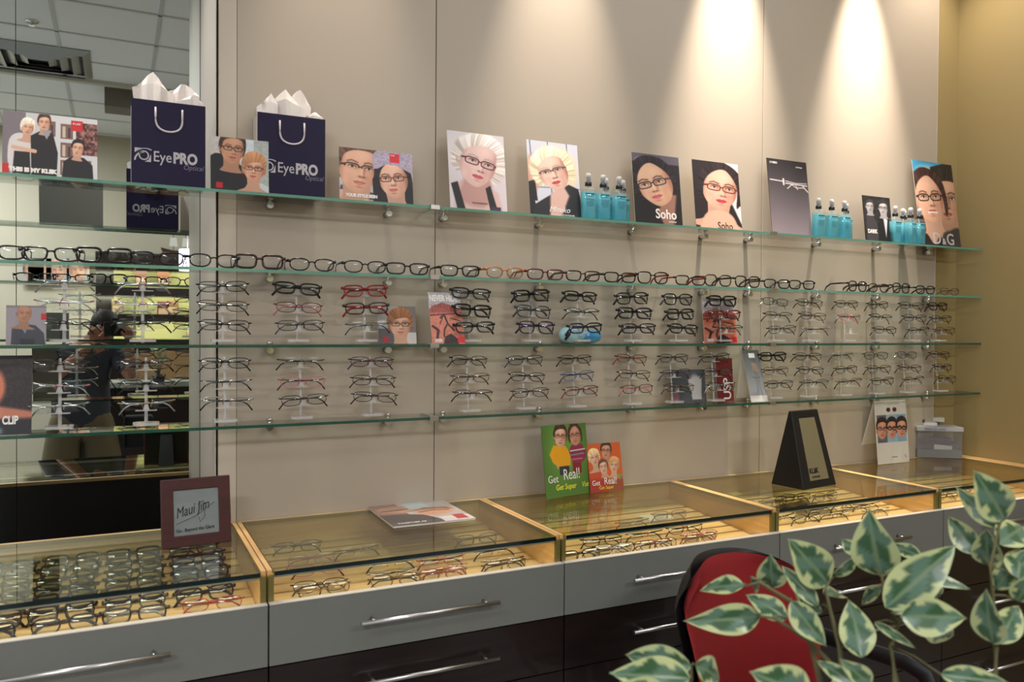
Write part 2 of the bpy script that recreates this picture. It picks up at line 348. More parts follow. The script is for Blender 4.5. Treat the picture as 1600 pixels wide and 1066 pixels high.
# style: half width, half height, squareness, rim radius x, rim radius z, kind, word
STY = {'r': (.0268, .0158, 3.4, .0022, .0023, 'full', 'rectangular'), 'R': (.0265, .0178, 3.8, .0030, .0030, 'full', 'chunky rectangular'),
       'o': (.0258, .0165, 2.5, .0019, .0019, 'full', 'oval'), 'm': (.0268, .0142, 2.9, .0012, .0012, 'full', 'thin metal'),
       'h': (.0268, .0138, 2.8, .0012, .0012, 'half', 'half-rim'), 'n': (.0265, .0138, 2.9, .0006, .0006, 'none', 'rimless'),
       'w': (.0255, .0195, 3.0, .0022, .0022, 'full', 'deep')}
GM = {}
def gmeshes(sty, fc, tc, pose):
    key = (sty, fc, tc, pose)
    if key in GM: return GM[key]
    a, b, p, rx, rz, kind, _ = STY[sty]; g = .0085; c = a+g; fr = MB(); ls = []
    thick = kind == 'full' and rx > .0015
    for sx in (-1, 1):
        L = [(sx*(c+x), 0, z) for x, z in sup(a, b, p, 22, .09)]
        if kind == 'half': fr.tube([q for q in [(sx*(c+x), 0, z) for x, z in sup(a, b, p, 44, .09)][:23]], rx, rz, 5)
        elif kind == 'full': fr.tube(L, rx, rz*(1.15 if thick else 1), 6, closed=True)
        m = MB(); n = len(L)
        cx_ = sx*c
        for o_ in (0, .0007):   # slightly domed lens, two faces
            vs = [(cx_+(q[0]-cx_)*k, o_-.0034*(1-k*k), q[2]*k) for k in (1, .72, .4) for q in L]+[(cx_, o_-.0034, 0)]
            fs = [(i*n+j, i*n+(j+1) % n, (i+1)*n+(j+1) % n, (i+1)*n+j) for i in (0, 1) for j in range(n)]+[(2*n+j, 2*n+(j+1) % n, 3*n) for j in range(n)]
            m.add(vs, fs if o_ == 0 else [f[::-1] for f in fs], 0, True)
        ls.append(m.mesh('lens', m_lens))
        # end piece to the hinge
        xo = c+a*1.06; fr.tube([(sx*(xo-.003), 0, b*.5), (sx*(xo+.003), .001, b*.58), (sx*(xo+.005), .006, b*.6)], rx*1.15+.0005, (.0048 if thick else .0016), 6)
        if not thick:
            fr.tube([(sx*(c-a*.86), .001, 0), (sx*(c-a*.98), .006, -.002), (sx*(c-a*.92), .008, -.007)], .0009, .0016, 5)
    zb = b*.35
    fr.tube([(-(c-a*.97), 0, zb-.002), (-.004, -.0012, zb+.002), (.004, -.0012, zb+.002), (c-a*.97, 0, zb-.002)], max(rx, .0009), max(rz*1.2, .0011), 6)
    W2 = c+a*1.06+.005; zt = b*.6; tr = .0014 if thick else .0009; tz = .0036 if thick else .0017; tm = []
    for i, sx in enumerate((-1, 1)):
        m = MB()
        if pose == 'open':
            m.tube([(sx*W2, .006, zt), (sx*(W2+.001), .04, zt), (sx*(W2-.001), .078, zt-.001), (sx*(W2-.004), .098, zt-.012), (sx*(W2-.007), .110, -b-.0+.0015)], [tr]*5, [tz, tz, tz*.9, tz, tz*.7], 6)
        else:
            y = .008+.0045*i
            m.tube([(sx*W2, .006, zt), (sx*(W2-.006), y+.003, zt-.001), (0, y+.003, zt-.004-.001*i), (-sx*(W2-.028), y+.004, zt-.006), (-sx*(W2-.014), y+.006, zt-.014), (-sx*(W2-.001), y+.009, zt-.030)],
                   [tr, tr, tr, tr, tr*1.3, tr*1.5], [tz, tz, tz, tz, tz*1.0+.0004, tz*.6+.0012], 6)
        tm.append(m.mesh('temple', gmat(tc)))
    GM[key] = (fr.mesh('frame', gmat(fc)), ls, tm); return GM[key]
def describe(code):
    sty, fc = code[0], code[1]; tc = code[2] if len(code) > 2 else fc
    return sty, fc, tc, ('%s %s' % (fc, STY[sty][6])) + ('' if tc == fc else ' %s-armed' % tc)
def glasses(code, pose, loc, rot, label, group):
    sty, fc, tc, _ = describe(code); fr, ls, tm = gmeshes(sty, fc, tc, pose)
    t = thing('eyeglasses', label, 'glasses', loc, rot, group)
    link('frame', fr, t)
    for l in ls: link('lens', l, t)
    for m in tm: link('temple', m, t)
    return t
def C(s):   # "r black/red" -> code
    a, b = s.split(' ', 1); p = b.split('/'); return (a,)+tuple(p)
# ---- the row standing on the second shelf, temples open behind
ROW = [(-8, 'r black/purple', 0), (80, 'r black/purple', 0), (163, 'R black', 0), (245, 'r black/purple', 0), (334, 'o black/navy', 0), (405, 'R dark brown/purple', 0), (487, 'o black/navy', 0), (570, 'o black/teal', 0), (636, 'r black/grey', 0),
       (718, 'r black', 0), (788, 'o amber', 0), (851, 'r burgundy/dark brown', 0), (910, 'r dark brown', 0), (968, 'r black/dark brown', 0), (1019, 'w black/red', 0), (1078, 'r dark brown/red', 0), (1121, 'w dark brown/black', 0), (1167, 'w black', 0),
       (1213, 'r black/dark brown', 0), (1252, 'r black/silver', 0), (1339, 'w black', 0), (1372, 'o dark brown/black', 0), (1407, 'w black', 0), (1445, 'r black', 0), (1483, 'm dark brown', 0)]
for i, (px, cs, _) in enumerate(ROW):
    code = C(cs); b = STY[code[0]][1]+STY[code[0]][4]*1.15; x = at_y(px, 430, -.108).x
    glasses(code, 'open', (x, -.1115, ZTOP[1]+b), (0, 0, R(rnd.uniform(-4, 3) + (6 if px > 1300 else 0))), '%s eyeglasses, %s from the left on the second shelf' % (describe(code)[3], ORD[i]), 'eyeglasses standing in a row on the second shelf')
# ---- three-tier acrylic stands
STAND_Y = -.066
def stand_mesh(h):
    out = []
    pl = MB().prism(rrect(.064, .046, .014), 0, .007, M=Matrix.Rotation(R(90), 4, 'X') @ Matrix.Translation((0, 0, 0))); out.append(pl.mesh('base', m_acryl))
    po = MB().tube([(0, .012, .004), (0, .016, .06), (0, .030, h)], [.0045, .004, .003], [.002]*3, 8, up=(0, 1, 0)); out.append(po.mesh('post', m_acryl))
    return out
TIER = {2: (.052, .104, .157), 3: (.062, .112, .166)}   # shelf index -> lens centre heights
TY = (-.020, 0., .016)                                  # offset back per tier
ct = MB().box(-.026, .026, -.004, .014, -.016, -.0135).prism([(-.008, -.0135), (.008, -.0135), (.0025, .008), (-.0025, .008)], .003, .006)
ct_me = ct.mesh('cradle', m_acryl)
st_me = {s: stand_mesh(TIER[s][2]+.018) for s in TIER}
# px of the glasses (top, middle, bottom) and their styles for every stand, left to right
S3 = [((99, 99, 100), 'n silver|n pink/silver|h black'), ((221, 223, 226), 'n pink/silver|n pink/silver|h black'), ((348, 350, 351), 'm black|m bronze/black|m dark brown/black'), ((466, 467, 469), 'r black|m burgundy/pink|m black/grey'), ((567, 578, 577), 'r red|r dark brown/red|n teal/grey'),
      ((728, 739, 750), 'r black/grey|R black|r black'), ((824, 834, 845), 'R black|w grey|w black/purple'), ((901, 911, 921), 'r black|h black|r black/navy'), ((982, 993, 1004), 'w black|R black|r black'), ((1053, 1064, 1075), 'w black/grey|R black|r black'),
      ((1123, 1134, 1145), 'R black|r dark brown/red|h black'), ((1205, 1216, 1231), 'm black/silver|h black|m black'), ((1261, 1272, 1281), 'm bronze/black|m dark brown|n silver/black'), ((1321, 1331, None), 'm dark brown|m pink/dark brown|-'), ((1367, 1379, 1389), 'm black|h black|m black'),
      ((1420, 1431, 1441), 'm dark brown/black|m black|h black'), ((1463, 1471, 1481), 'r dark brown|m black|m dark brown')]
S4 = [((92, 92, 92), 'm dark brown|n pink/silver|n silver'), ((225, 228, 233), 'm dark brown/black|h black|n gold/silver'), ((348, 355, 358), 'm black|n grey/black|h silver/black'), ((464, 475, 481), 'n bronze/dark brown|m pink/burgundy|m dark brown/black'), ((578, 584, 591), 'm burgundy/purple|m dark brown|m dark brown'),
      ((730, 738, 745), 'm dark brown|m bronze/dark brown|h burgundy/black'), ((818, 825, 834), 'm black/grey|m black|m dark brown'), ((896, 905, 914), 'm black|m blue/navy|m black/red'), ((984, 992, 1002), 'm dark brown/red|m dark brown|m black/pink'), ((1047, 1059, 1070), 'm black/dark brown|h black/purple|m dark brown'),
      ((1114, 1124, 1134), 'm black|m black|m black/silver'), ((1204, 1215, 1224), 'r black|m bronze/black|m black'), ((1259, 1269, 1280), 'm dark brown/black|m black|h black'), ((1315, 1323, 1335), 'm silver/black|m dark brown/black|h bronze/black'), ((1363, 1376, 1388), 'm black/silver|m black|m black'),
      ((1413, 1425, 1435), 'm dark brown/silver|m dark brown|h black'), ((1469, 1475, 1483), 'm burgundy/black|m black|m black')]
TN = ['top', 'middle', 'bottom']
for s, rows, nm in ((2, S3, 'upper'), (3, S4, 'lower')):
    for i, (pxs, st) in enumerate(rows):
        xs = [at_y(p, 500, STAND_Y+TY[2-j]-.012).x for j, p in enumerate(pxs) if p]; x = sum(xs)/len(xs); z0 = ZTOP[s]
        yaw = R(rnd.uniform(-6, 4))
        t = thing('eyeglass_stand', 'clear acrylic three-tier glasses stand, %s from the left on the %s stand shelf' % (ORD[i], nm), 'display stand', (x, STAND_Y, z0), (0, 0, yaw*.3), 'clear acrylic stands on the %s stand shelf' % nm)
        link('base', st_me[s][0], t, (0, .0, .007)); link('post', st_me[s][1], t)
        for j, cs in enumerate(st.split('|')):
            h = TIER[s][2-j]; dy = TY[2-j]; link('cradle', ct_me, t, (0, dy, h))
            if cs == '-': continue
            code = C(cs)
            glasses(code, 'folded', (x+rnd.uniform(-.001, .001), STAND_Y+dy-.010, z0+h+rnd.uniform(0, .002)), (R(-8), R(rnd.uniform(-3, 3)), yaw+R(rnd.uniform(-4, 4))),
                    '%s eyeglasses, %s on %s stand from left, %s stand shelf' % (describe(code)[3], TN[j], ORD[i], nm), 'eyeglasses on the stands of the %s shelf' % nm)
# ---- glasses lying in the counters
DR = {0: [], 1: [(465, 862, 'm grey'), (487, 882, 'm silver/pink'), (560, 868, 'n silver/grey'), (745, 850, 'm grey'), (497, 898, 'm pink/burgundy'), (500, 924, 'm black'), (514, 942, 'm black/gold'), (612, 888, 'n silver/black'), (615, 905, 'n silver/black'), (624, 921, 'm bronze/black'), (690, 884, 'm pink/burgundy'), (697, 899, 'n pink/red'), (703, 916, 'm bronze/red'), (775, 869, 'n silver/black'), (789, 885, 'n silver/black'), (803, 902, 'm bronze/black')],
      2: [(990, 824, 'n silver/grey'), (1047, 811, 'm pink/grey'), (895, 886, 'm black/bronze'), (910, 893, 'm black'), (941, 852, 'm black'), (961, 864, 'm black/silver'), (980, 880, 'm silver/grey'), (1009, 842, 'n pink/black'), (1029, 858, 'm burgundy/silver'), (1045, 872, 'm burgundy'), (1071, 833, 'm burgundy/dark brown'), (1094, 844, 'm pink/red'), (1110, 856, 'm bronze')],
      3: [(1244, 783, 'm black'), (1210, 790, 'm black/silver'), (1291, 781, 'm grey'), (1240, 800, 'n silver/black'), (1224, 815, 'n silver/black'), (1262, 816, 'm black'), (1285, 802, 'n silver/black'), (1306, 811, 'n silver/black'), (1339, 800, 'n silver/dark brown'), (1357, 795, 'n silver/dark brown'), (1320, 796, 'm grey/black'), (1371, 805, 'n silver/grey')],
      4: [(1478, 780, 'm gold/dark brown'), (1500, 772, 'm gold/dark brown'), (1520, 768, 'm gold')]}
# first counter: four crowded columns of thick frames
c0 = ['black', 'black/grey', 'dark brown/black', 'grey/black', 'black/silver', 'dark brown', 'black', 'navy/black']
for c, (px, n) in enumerate(((-12, 7), (98, 7), (212, 7), (318, 7))):
    for r in range(n):
        DR[0].append((c, r, 'rwRo'[(c+r) % 4]+' '+c0[(c*3+r) % 8] if not (c == 3 and r == n-1) else 'm red'))
CN = ['before the mirror', 'with the magazine', 'under the green card', 'under the black pyramid', 'in the right corner']
X0C = [at_z(px, py, .875).x for px, py in ((-12, 960), (100, 960), (214, 950), (322, 930))]
for k, L in DR.items():
    for i, (a, b, cs) in enumerate(L):
        code = C(cs)
        if k == 0: x = X0C[a]+rnd.uniform(-.006, .006); y = -.075-.066*b; nm = 'column %s, %s from back' % (['one', 'two', 'three', 'four'][a], ORD[b])
        else:
            p = at_z(a, b, .885)
            for _ in range(4): p = at_z(a, b, tray_z(p.y)+.012)
            x, y = p.x, p.y; nm = '%s from left' % ORD[sorted(range(len(L)), key=lambda q: L[q][0]).index(i)]
        x = min(max(x, UX0+(k-1)*UW+.092), UX0+k*UW-.090); y = min(max(y, -.478), -.05)
        glasses(code, 'folded', (x, y, tray_z(y)+.0255), (R(-22), 0, R(rnd.uniform(-7, 7))), '%s eyeglasses in counter %s, %s' % (describe(code)[3], CN[k], nm), 'eyeglasses lying in the counter %s' % CN[k])
# ================================================================ printed pictures
class Art:
    """soft-edged printed picture sampled on a fine grid; x 0..asp to the right, y 0..1 downwards"""
    def __init__(s, asp, bg, n=150):
        s.asp = asp; s.ny = n; s.nx = max(8, int(n*asp)); xs = np.linspace(0, asp, s.nx); ys = np.linspace(0, 1, s.ny)
        s.X, s.Y = np.meshgrid(xs, ys); s.im = np.empty((s.ny, s.nx, 3)); s.im[:] = bg
        s.rs = np.random.RandomState(5)
    def mix(s, m, col, a=1.):
        m = (np.clip(m, 0, 1)*a)[..., None]; s.im = s.im*(1-m)+np.array(col, float)*m; return s
    def ell(s, cx, cy, rx, ry, col, rot=0, soft=.012, a=1.):
        c, q = math.cos(R(rot)), math.sin(R(rot)); dx, dy = s.X-cx, s.Y-cy; u, v = (dx*c+dy*q)/rx, (-dx*q+dy*c)/ry
        d = (np.sqrt(u*u+v*v)-1)*min(rx, ry); return s.mix(.5-d/soft, col, a)
    def poly(s, pts, col, soft=.012, a=1.):
        m = s.pmask(pts, soft); return s.mix(m, col, a)
    def pmask(s, pts, soft=.012):
        P = np.array(pts, float); d = np.full(s.X.shape, 1e9); ins = np.zeros(s.X.shape, bool)
        P[:, 0] = np.where(P[:, 0] <= 0, P[:, 0]-.06, np.where(P[:, 0] >= s.asp-1e-6, P[:, 0]+.06, P[:, 0])); P[:, 1] = np.where(P[:, 1] <= 0, P[:, 1]-.06, np.where(P[:, 1] >= 1, P[:, 1]+.06, P[:, 1]))
        for i in range(len(P)):
            p, q = P[i], P[(i+1) % len(P)]; e = q-p; wx, wy = s.X-p[0], s.Y-p[1]
            t = np.clip((wx*e[0]+wy*e[1])/(e@e+1e-12), 0, 1); d = np.minimum(d, (wx-e[0]*t)**2+(wy-e[1]*t)**2)
            cnd = ((p[1] > s.Y) != (q[1] > s.Y)) & (s.X < (q[0]-p[0])*(s.Y-p[1])/(q[1]-p[1]+1e-12)+p[0]); ins ^= cnd
        d = np.sqrt(d)*np.where(ins, -1, 1); return np.clip(.5-d/soft, 0, 1)
    @staticmethod
    def curve(P, n=5):
        P = np.array(P, float); out = []; N = len(P)
        for i in range(N):
            p0, p1, p2, p3 = P[i-1], P[i], P[(i+1) % N], P[(i+2) % N]
            for k in range(n): t = k/n; out.append(.5*((2*p1)+(p2-p0)*t+(2*p0-5*p1+4*p2-p3)*t*t+(3*p1-p0-3*p2+p3)*t**3))
        return out
    def blob(s, pts, col, soft=.012, a=1., n=4): return s.poly(s.curve(pts, n), col, soft, a)
    def line(s, pts, w, col, soft=.006, a=1.):
        P = np.array(pts, float); d = np.full(s.X.shape, 1e9)
        for p, q in zip(P[:-1], P[1:]):
            e = q-p; wx, wy = s.X-p[0], s.Y-p[1]; t = np.clip((wx*e[0]+wy*e[1])/(e@e+1e-12), 0, 1); d = np.minimum(d, (wx-e[0]*t)**2+(wy-e[1]*t)**2)
        return s.mix(.5-(np.sqrt(d)-w/2)/soft, col, a)
    def rect(s, x0, y0, x1, y1, col, soft=.006, a=1.): return s.poly([(x0, y0), (x1, y0), (x1, y1), (x0, y1)], col, soft, a)
    def grad(s, c0, c1, vert=True):
        t = (s.Y if vert else s.X/s.asp)[..., None]; s.im = np.array(c0, float)*(1-t)+np.array(c1, float)*t; return s
    def noise(s, amp, mask=None, k=1):
        g = s.rs.rand(s.ny//k+3, s.nx//k+3)-.5; yy = np.arange(s.ny)/k; xx = np.arange(s.nx)/k; y0 = yy.astype(int); x0 = xx.astype(int); fy = (yy-y0)[:, None]; fx = (xx-x0)[None, :]
        n = g[y0][:, x0]*(1-fy)*(1-fx)+g[y0+1][:, x0]*fy*(1-fx)+g[y0][:, x0+1]*(1-fy)*fx+g[y0+1][:, x0+1]*fy*fx
        n = n[..., None]*amp*2; s.im = s.im+(n if mask is None else n*mask[..., None]); return s
    # ------- portrait helper: local units are head half-heights
    def face(s, cx, cy, h, rot=0, turn=0., skin=(222, 176, 148), hair=(50, 36, 30), lip=(176, 90, 84), eye=(60, 44, 36), gl=(40, 26, 24), brow=None, style='short', back=True, iris=None, neck=True, shade=(150, 96, 74), glw=.05, rimless=False, lit=-1, wave=0):
        c, q = math.cos(R(rot)), math.sin(R(rot)); T = lambda x, y: (cx+h*(x*c-y*q), cy+h*(x*q+y*c)); TP = lambda L: [T(*p) for p in L]; TC = lambda L: s.curve(TP(L), 4)
        brow = brow or tuple(int(v*.75) for v in hair); t = turn; dx, dy = (s.X-cx)/h, (s.Y-cy)/h; LX, LY = dx*c+dy*q, -dx*q+dy*c
        g1 = s.rs.rand(200); ang = (np.arctan2(LX, -(LY+.2)+.3)+math.pi)*26+LY*wave*3; ai = ang.astype(int); af = ang-ai; streak = (g1[ai % 200]*(1-af)+g1[(ai+1) % 200]*af-.5)
        def hairy(pts, soft=.05):
            m = s.pmask(TC(pts), soft*h)[..., None]; hc = np.array(hair, float); amp = 26+.22*hc.mean(); top = np.clip(-(LY+.5), 0, 1)*.25
            s.im = s.im*(1-m)+np.clip(hc*(1+top[..., None])+streak[..., None]*amp, 0, 255)*m
        if neck: s.poly(TC([(-.44, .5), (.44, .5), (.46, 1.2), (.62, 1.5), (1.2, 1.9), (-1.2, 1.9), (-.6, 1.5), (-.48, 1.2)]), tuple(int(v*.9) for v in skin), .05*h) if style != 'short' else s.poly(TC([(-.5, .4), (.5, .4), (.52, 1.2), (.7, 1.6), (-.7, 1.6), (-.54, 1.2)]), tuple(int(v*.86) for v in skin), .05*h)
        if style == 'long' and back: hairy([(-.2, -1.28), (.35, -1.25), (.9, -.8), (1.08, 0), (1.1, 1.2), (1.1, 2.2), (.5, 2.2), (.45, .9), (-.45, .9), (-.5, 2.2), (-1.15, 2.2), (-1.1, 1.), (-1.05, 0), (-.85, -.85)])
        elif style == 'curly': hairy([(-.3, -1.3), (.3, -1.4), (.8, -1.15), (1.15, -.7), (1.2, -.1), (1.1, .45), (.8, .7), (.5, .3), (-.5, .3), (-.75, .6), (-1.1, .3), (-1.15, -.3), (-.95, -.9)], .12)
        elif back and style != 'bald': hairy([(-.9, .1), (-.92, -.5), (-.6, -1.1), (0, -1.28), (.6, -1.15), (.9, -.6), (.88, .1), (.6, .5), (-.6, .5)])
        if neck and style == 'long': s.poly(TC([(-.38, .5), (.38, .5), (.42, 1.3), (.7, 1.8), (-.7, 1.8), (-.42, 1.3)]), tuple(int(v*.84) for v in skin), .06*h)
        if t > -.3: s.ell(*T(-.78-t*.1, .05), .11*h, .2*h, tuple(int(v*.86) for v in skin), rot, .04*h)
        fm = s.pmask(TC([(-.70, -.6), (-.4, -.98), (.1, -1.05), (.5, -.92), (.74, -.55), (.77, .05), (.68, .45), (.42, .84), (.14+t*.14, 1.02), (-.12+t*.14, 1.02), (-.44, .82), (-.70, .42), (-.77, 0)]), .04*h)
        s.mix(fm, skin); sv = np.array(shade, float)
        def sh(m, col, a):
            k = (np.clip(m, 0, 1)*fm*a)[..., None]; s.im = s.im*(1-k)+np.array(col, float)*k
        E = lambda x, y, rx, ry: np.exp(-(((LX-x)/rx)**2+((LY-y)/ry)**2))
        sh(np.clip(LX*-lit*.9-.1, 0, 1)+.9*np.clip(np.abs(LX)-.52, 0, 1)*3, shade, .75); sh(np.clip((LY-.62)*2, 0, 1), shade, .35); sh(E(-.18*-lit*-1, -.6, .4, .25)+.7*E(.36*lit, .28, .2, .2), tuple(min(255, v+18) for v in skin), .55)
        sh(E(-.42, .3, .16, .14)+E(.42, .3, .16, .14), tuple(int(a_*.5+b_*.5) for a_, b_ in zip(skin, lip)), .28); sh(E(-.30-.25*lit*0+t*.1, .55, .14, .3)*.5+E(.34+t*.1, .55, .14, .3)*.5, shade, .3)
        for sx in (-1, 1):
            ex = sx*.34+t*.18; sh(E(ex, -.13, .24, .13), shade, .55); sh(E(ex-sx*.17, -.1, .07, .12), shade, .5)
            s.line(TP([(ex-.2, -.27), (ex-.03, -.335), (ex+.2, -.27)]), .045*h, brow, .05*h, .8)
            s.ell(*T(ex, -.07), .125*h, .05*h, (226, 214, 206), rot, .03*h, .9); s.ell(*T(ex+t*.03, -.075), .058*h, .055*h, iris or eye, rot, .03*h)
            s.line(TP([(ex-.14, -.075), (ex-.05, -.125), (ex+.06, -.125), (ex+.15, -.08)]), .03*h, (44, 30, 28), .03*h)
        n0 = .05+t*.2; sh(E(n0+.10*-lit, .08, .06, .22), shade, .6); sh(E(n0+t*.08, .05, .045, .26), tuple(min(255, v+26) for v in skin), .6); sh(E(n0+t*.1, .33, .16, .05), shade, .85); sh(E(n0+t*.1-.09, .31, .035, .03)+E(n0+t*.1+.09, .31, .035, .03), (70, 40, 34), .7)
        m = t*.24; s.poly(TC([(m-.25, .56), (m-.09, .485), (m, .505), (m+.09, .485), (m+.24, .56), (m+.12, .655), (m, .68), (m-.14, .655)]), lip, .03*h, .92); s.line(TP([(m-.23, .562), (m, .572), (m+.23, .562)]), .016*h, tuple(int(v*.5) for v in lip), .025*h); sh(E(m, .76, .14, .04), shade, .6); s.ell(*T(m, .615), .08*h, .02*h, tuple(min(255, v+50) for v in lip), rot, .04*h, .5)
        if gl:
            for sx in (-1, 1):
                ex = sx*.345+t*.18; L = TP([(ex+.285*math.copysign(abs(math.cos(k))**.6, math.cos(k)), -.05+.145*math.copysign(abs(math.sin(k))**.6, math.sin(k))) for k in [i*math.pi/8 for i in range(17)]])
                if rimless: L = L[8:]
                s.line(L, glw*h, gl, .02*h)
            s.line(TP([(-.06+t*.18, -.09), (.06+t*.18, -.09)]), glw*h*1.1, gl, .02*h); s.line(TP([(-.62+t*.18, -.12), (-.8, -.08)]), glw*1.6*h, gl, .02*h)
            if t < .5: s.line(TP([(.62+t*.18, -.12), (.77, -.09)]), glw*1.3*h, gl, .02*h)
        if style == 'short': hairy([(-.80, .1), (-.9, -.5), (-.66, -1.08), (-.1, -1.34), (.45, -1.26), (.85, -.85), (.86, .05), (.74, -.2), (.68, -.6), (.35, -.8), (-.25, -.76), (-.62, -.52), (-.72, -.1)])
        if style == 'long': hairy([(-.74, .7), (-1.0, .2), (-.9, -.7), (-.35, -1.3), (.3, -1.3), (.9, -.8), (1.02, .3), (.8, .8), (.77, -.2), (.4, -.82), (.05, -1.0), (-.42, -.74), (-.72, -.2)])
        if style == 'fringe': hairy([(-.84, .5), (-.98, -.4), (-.6, -1.2), (.15, -1.38), (.85, -1.0), (.96, -.1), (.82, .4), (.75, -.3), (.5, -.56), (-.1, -.5), (-.52, -.3), (-.74, .1)])
        if style == 'curly': hairy([(-.80, .1), (-1.05, -.5), (-.7, -1.1), (-.1, -1.38), (.6, -1.3), (1.05, -.7), (.98, .1), (.76, -.2), (.66, -.66), (.2, -.86), (-.3, -.72), (-.68, -.4)], .1)
        return T
    def strands(s, pts, col, n=14, spread=.03, w=.006, a=.5):
        for i in range(n):
            o = (i/(n-1)-.5)*spread; k = s.rs.rand()*.4+.6; s.line([(x+o*(1+j*.6), y+o*.4) for j, (x, y) in enumerate(pts)], w, tuple(min(255, v*k+20) for v in col), .008, a)
        return s
    def mesh(s, name, w, h, mat, y=0.):
        ny, nx = s.ny, s.nx; xs = (s.X/s.asp-.5)*w; zs = (1-s.Y)*h
        co = np.stack([xs, np.full_like(xs, y), zs], -1).reshape(-1, 3); me = bpy.data.meshes.new(name)
        i = np.arange(ny*nx).reshape(ny, nx); f = np.stack([i[:-1, :-1], i[1:, :-1], i[1:, 1:], i[:-1, 1:]], -1).reshape(-1, 4)
        me.vertices.add(len(co)); me.vertices.foreach_set('co', co.ravel()); me.loops.add(f.size); me.loops.foreach_set('vertex_index', f.ravel().astype(np.int32))
        me.polygons.add(len(f)); me.polygons.foreach_set('loop_start', np.arange(0, f.size, 4, dtype=np.int32)); me.update(calc_edges=True)
        c = np.clip(s.im, 0, 255)/255; c = np.where(c <= .04045, c/12.92, ((c+.055)/1.055)**2.4); c = np.concatenate([c.reshape(-1, 3), np.ones((len(co), 1))], 1)
        at = me.color_attributes.new('Col', 'FLOAT_COLOR', 'POINT'); at.data.foreach_set('color', c.ravel().astype(np.float32)); me.materials.append(mat); return me
m_print = vcolmat('printed_card', .5, 0)
m_txtw = pbr('white_ink', (236, 232, 228), .5); m_txtk = pbr('black_ink', (20, 18, 20), .5); m_txtg = pbr('grey_ink', (186, 182, 182), .5); m_red = pbr('red_ink', (196, 40, 46), .5); m_yel = pbr('yellow_ink', (222, 220, 60), .5)
def poster(name, label, cat, art, quad, yb, yt, zb, yaw=0, texts=(), edge=None, group=None, thick=.0016, w=None, h=None):
    """a stiff card leaning on what is behind it; quad = pixel corners TL TR BR BL, yb / yt = distance of foot and head from the wall"""
    TL, TR, BR, BL = quad; a = at_y(*BL, -yb); b = at_y(*BR, -yb); t = at_y(TL[0], TL[1], -yt)
    w = w or (b.x-a.x); z_ref = (a.z); h = h or math.hypot(t.z-z_ref, yb-yt)
    lean = math.asin(min(.9, (yb-yt)/h)); o = thing(name, label, cat, ((a.x+b.x)/2, -yb, zb+.0006), (-lean, 0, R(yaw)), group)
    MB().box(-w/2, w/2, 0, thick, 0, h).obj('backing_card', edge or m_white, o)
    link('printed_picture', art.mesh('printed_picture', w, h, m_print, -.0003), o)
    for tx in texts:   # string, x 0..1, y 0..1 (baseline, down), size as share of h, material, options
        sname, x, y, sz, mt, kw = tx; text(sname, sz*h, mt, o, ((x-.5)*w, -.0006, (1-y)*h), **kw)
    return o, w, h
ZA, ZBv, ZC, ZD = ZTOP
blk = (22, 22, 26)
# 1 landscape: three people, shelves behind
a = Art(1.5, (120, 110, 118), 150); a.rect(.35, 0, .62, 1, (196, 196, 200)); a.rect(.62, 0, 1.5, 1, (205, 205, 208))
for x0, y0 in ((.9, .12), (.9, .42), (.9, .7), (.62, .1), (1.2, .68)): a.rect(x0, y0, x0+.2, y0+.24, (120, 92, 84)); a.rect(x0+.03, y0+.04, x0+.08, y0+.22, (196, 180, 160)); a.rect(x0+.12, y0+.06, x0+.16, y0+.22, (70, 50, 60))
a.rect(1.15, .08, 1.5, .6, (110, 70, 66)); mk = ((a.X > 1.15) & (a.Y > .08) & (a.Y < .6)).astype(float); a.noise(70, mk, 5)
a.blob([(.12, .95), (.1, .45), (.3, .33), (.45, .5), (.45, .95)], (212, 206, 206)); a.face(.38, .24, .12, 5, .2, hair=(226, 214, 196), gl=None, style='fringe'); a.poly([(.15, 1.), (.18, .62), (.42, .62), (.44, 1.)], blk)
a.poly([(.45, 1), (.43, .36), (.6, .26), (.78, .3), (.86, .6), (.84, 1)], (24, 22, 26)); a.face(.64, .14, .12, 0, -.1, hair=(70, 46, 34), gl=None)
a.poly([(.6, .25), (.68, .4), (.76, .25)], (150, 150, 158)); a.line([(.16, .56), (.5, .6)], .06, (214, 170, 146))
a.poly([(.92, 1), (.95, .72), (1.1, .62), (1.28, .64), (1.42, .75), (1.44, 1)], (26, 24, 30)); a.face(1.18, .5, .12, 5, -.2, hair=(30, 22, 24), gl=None); a.rect(1.07, .05, 1.26, .22, (196, 36, 44)); a.rect(0, .82, .1, 1, (196, 36, 44))
poster('advertising_poster', 'wide poster of three people in black by white shelves, leaning before the mirror', 'poster', a, ((8, 176), (155, 186), (152, 286), (3, 276)), .085, .06, ZA, 0,
       [('THIS IS MY KLIIK', .07, .93, .085, m_txtw, dict(bold=.0011)), ('KLIIK.COM', .07, .99, .035, m_txtw, {}), ('KLIIK', .73, .12, .05, m_txtw, {})])
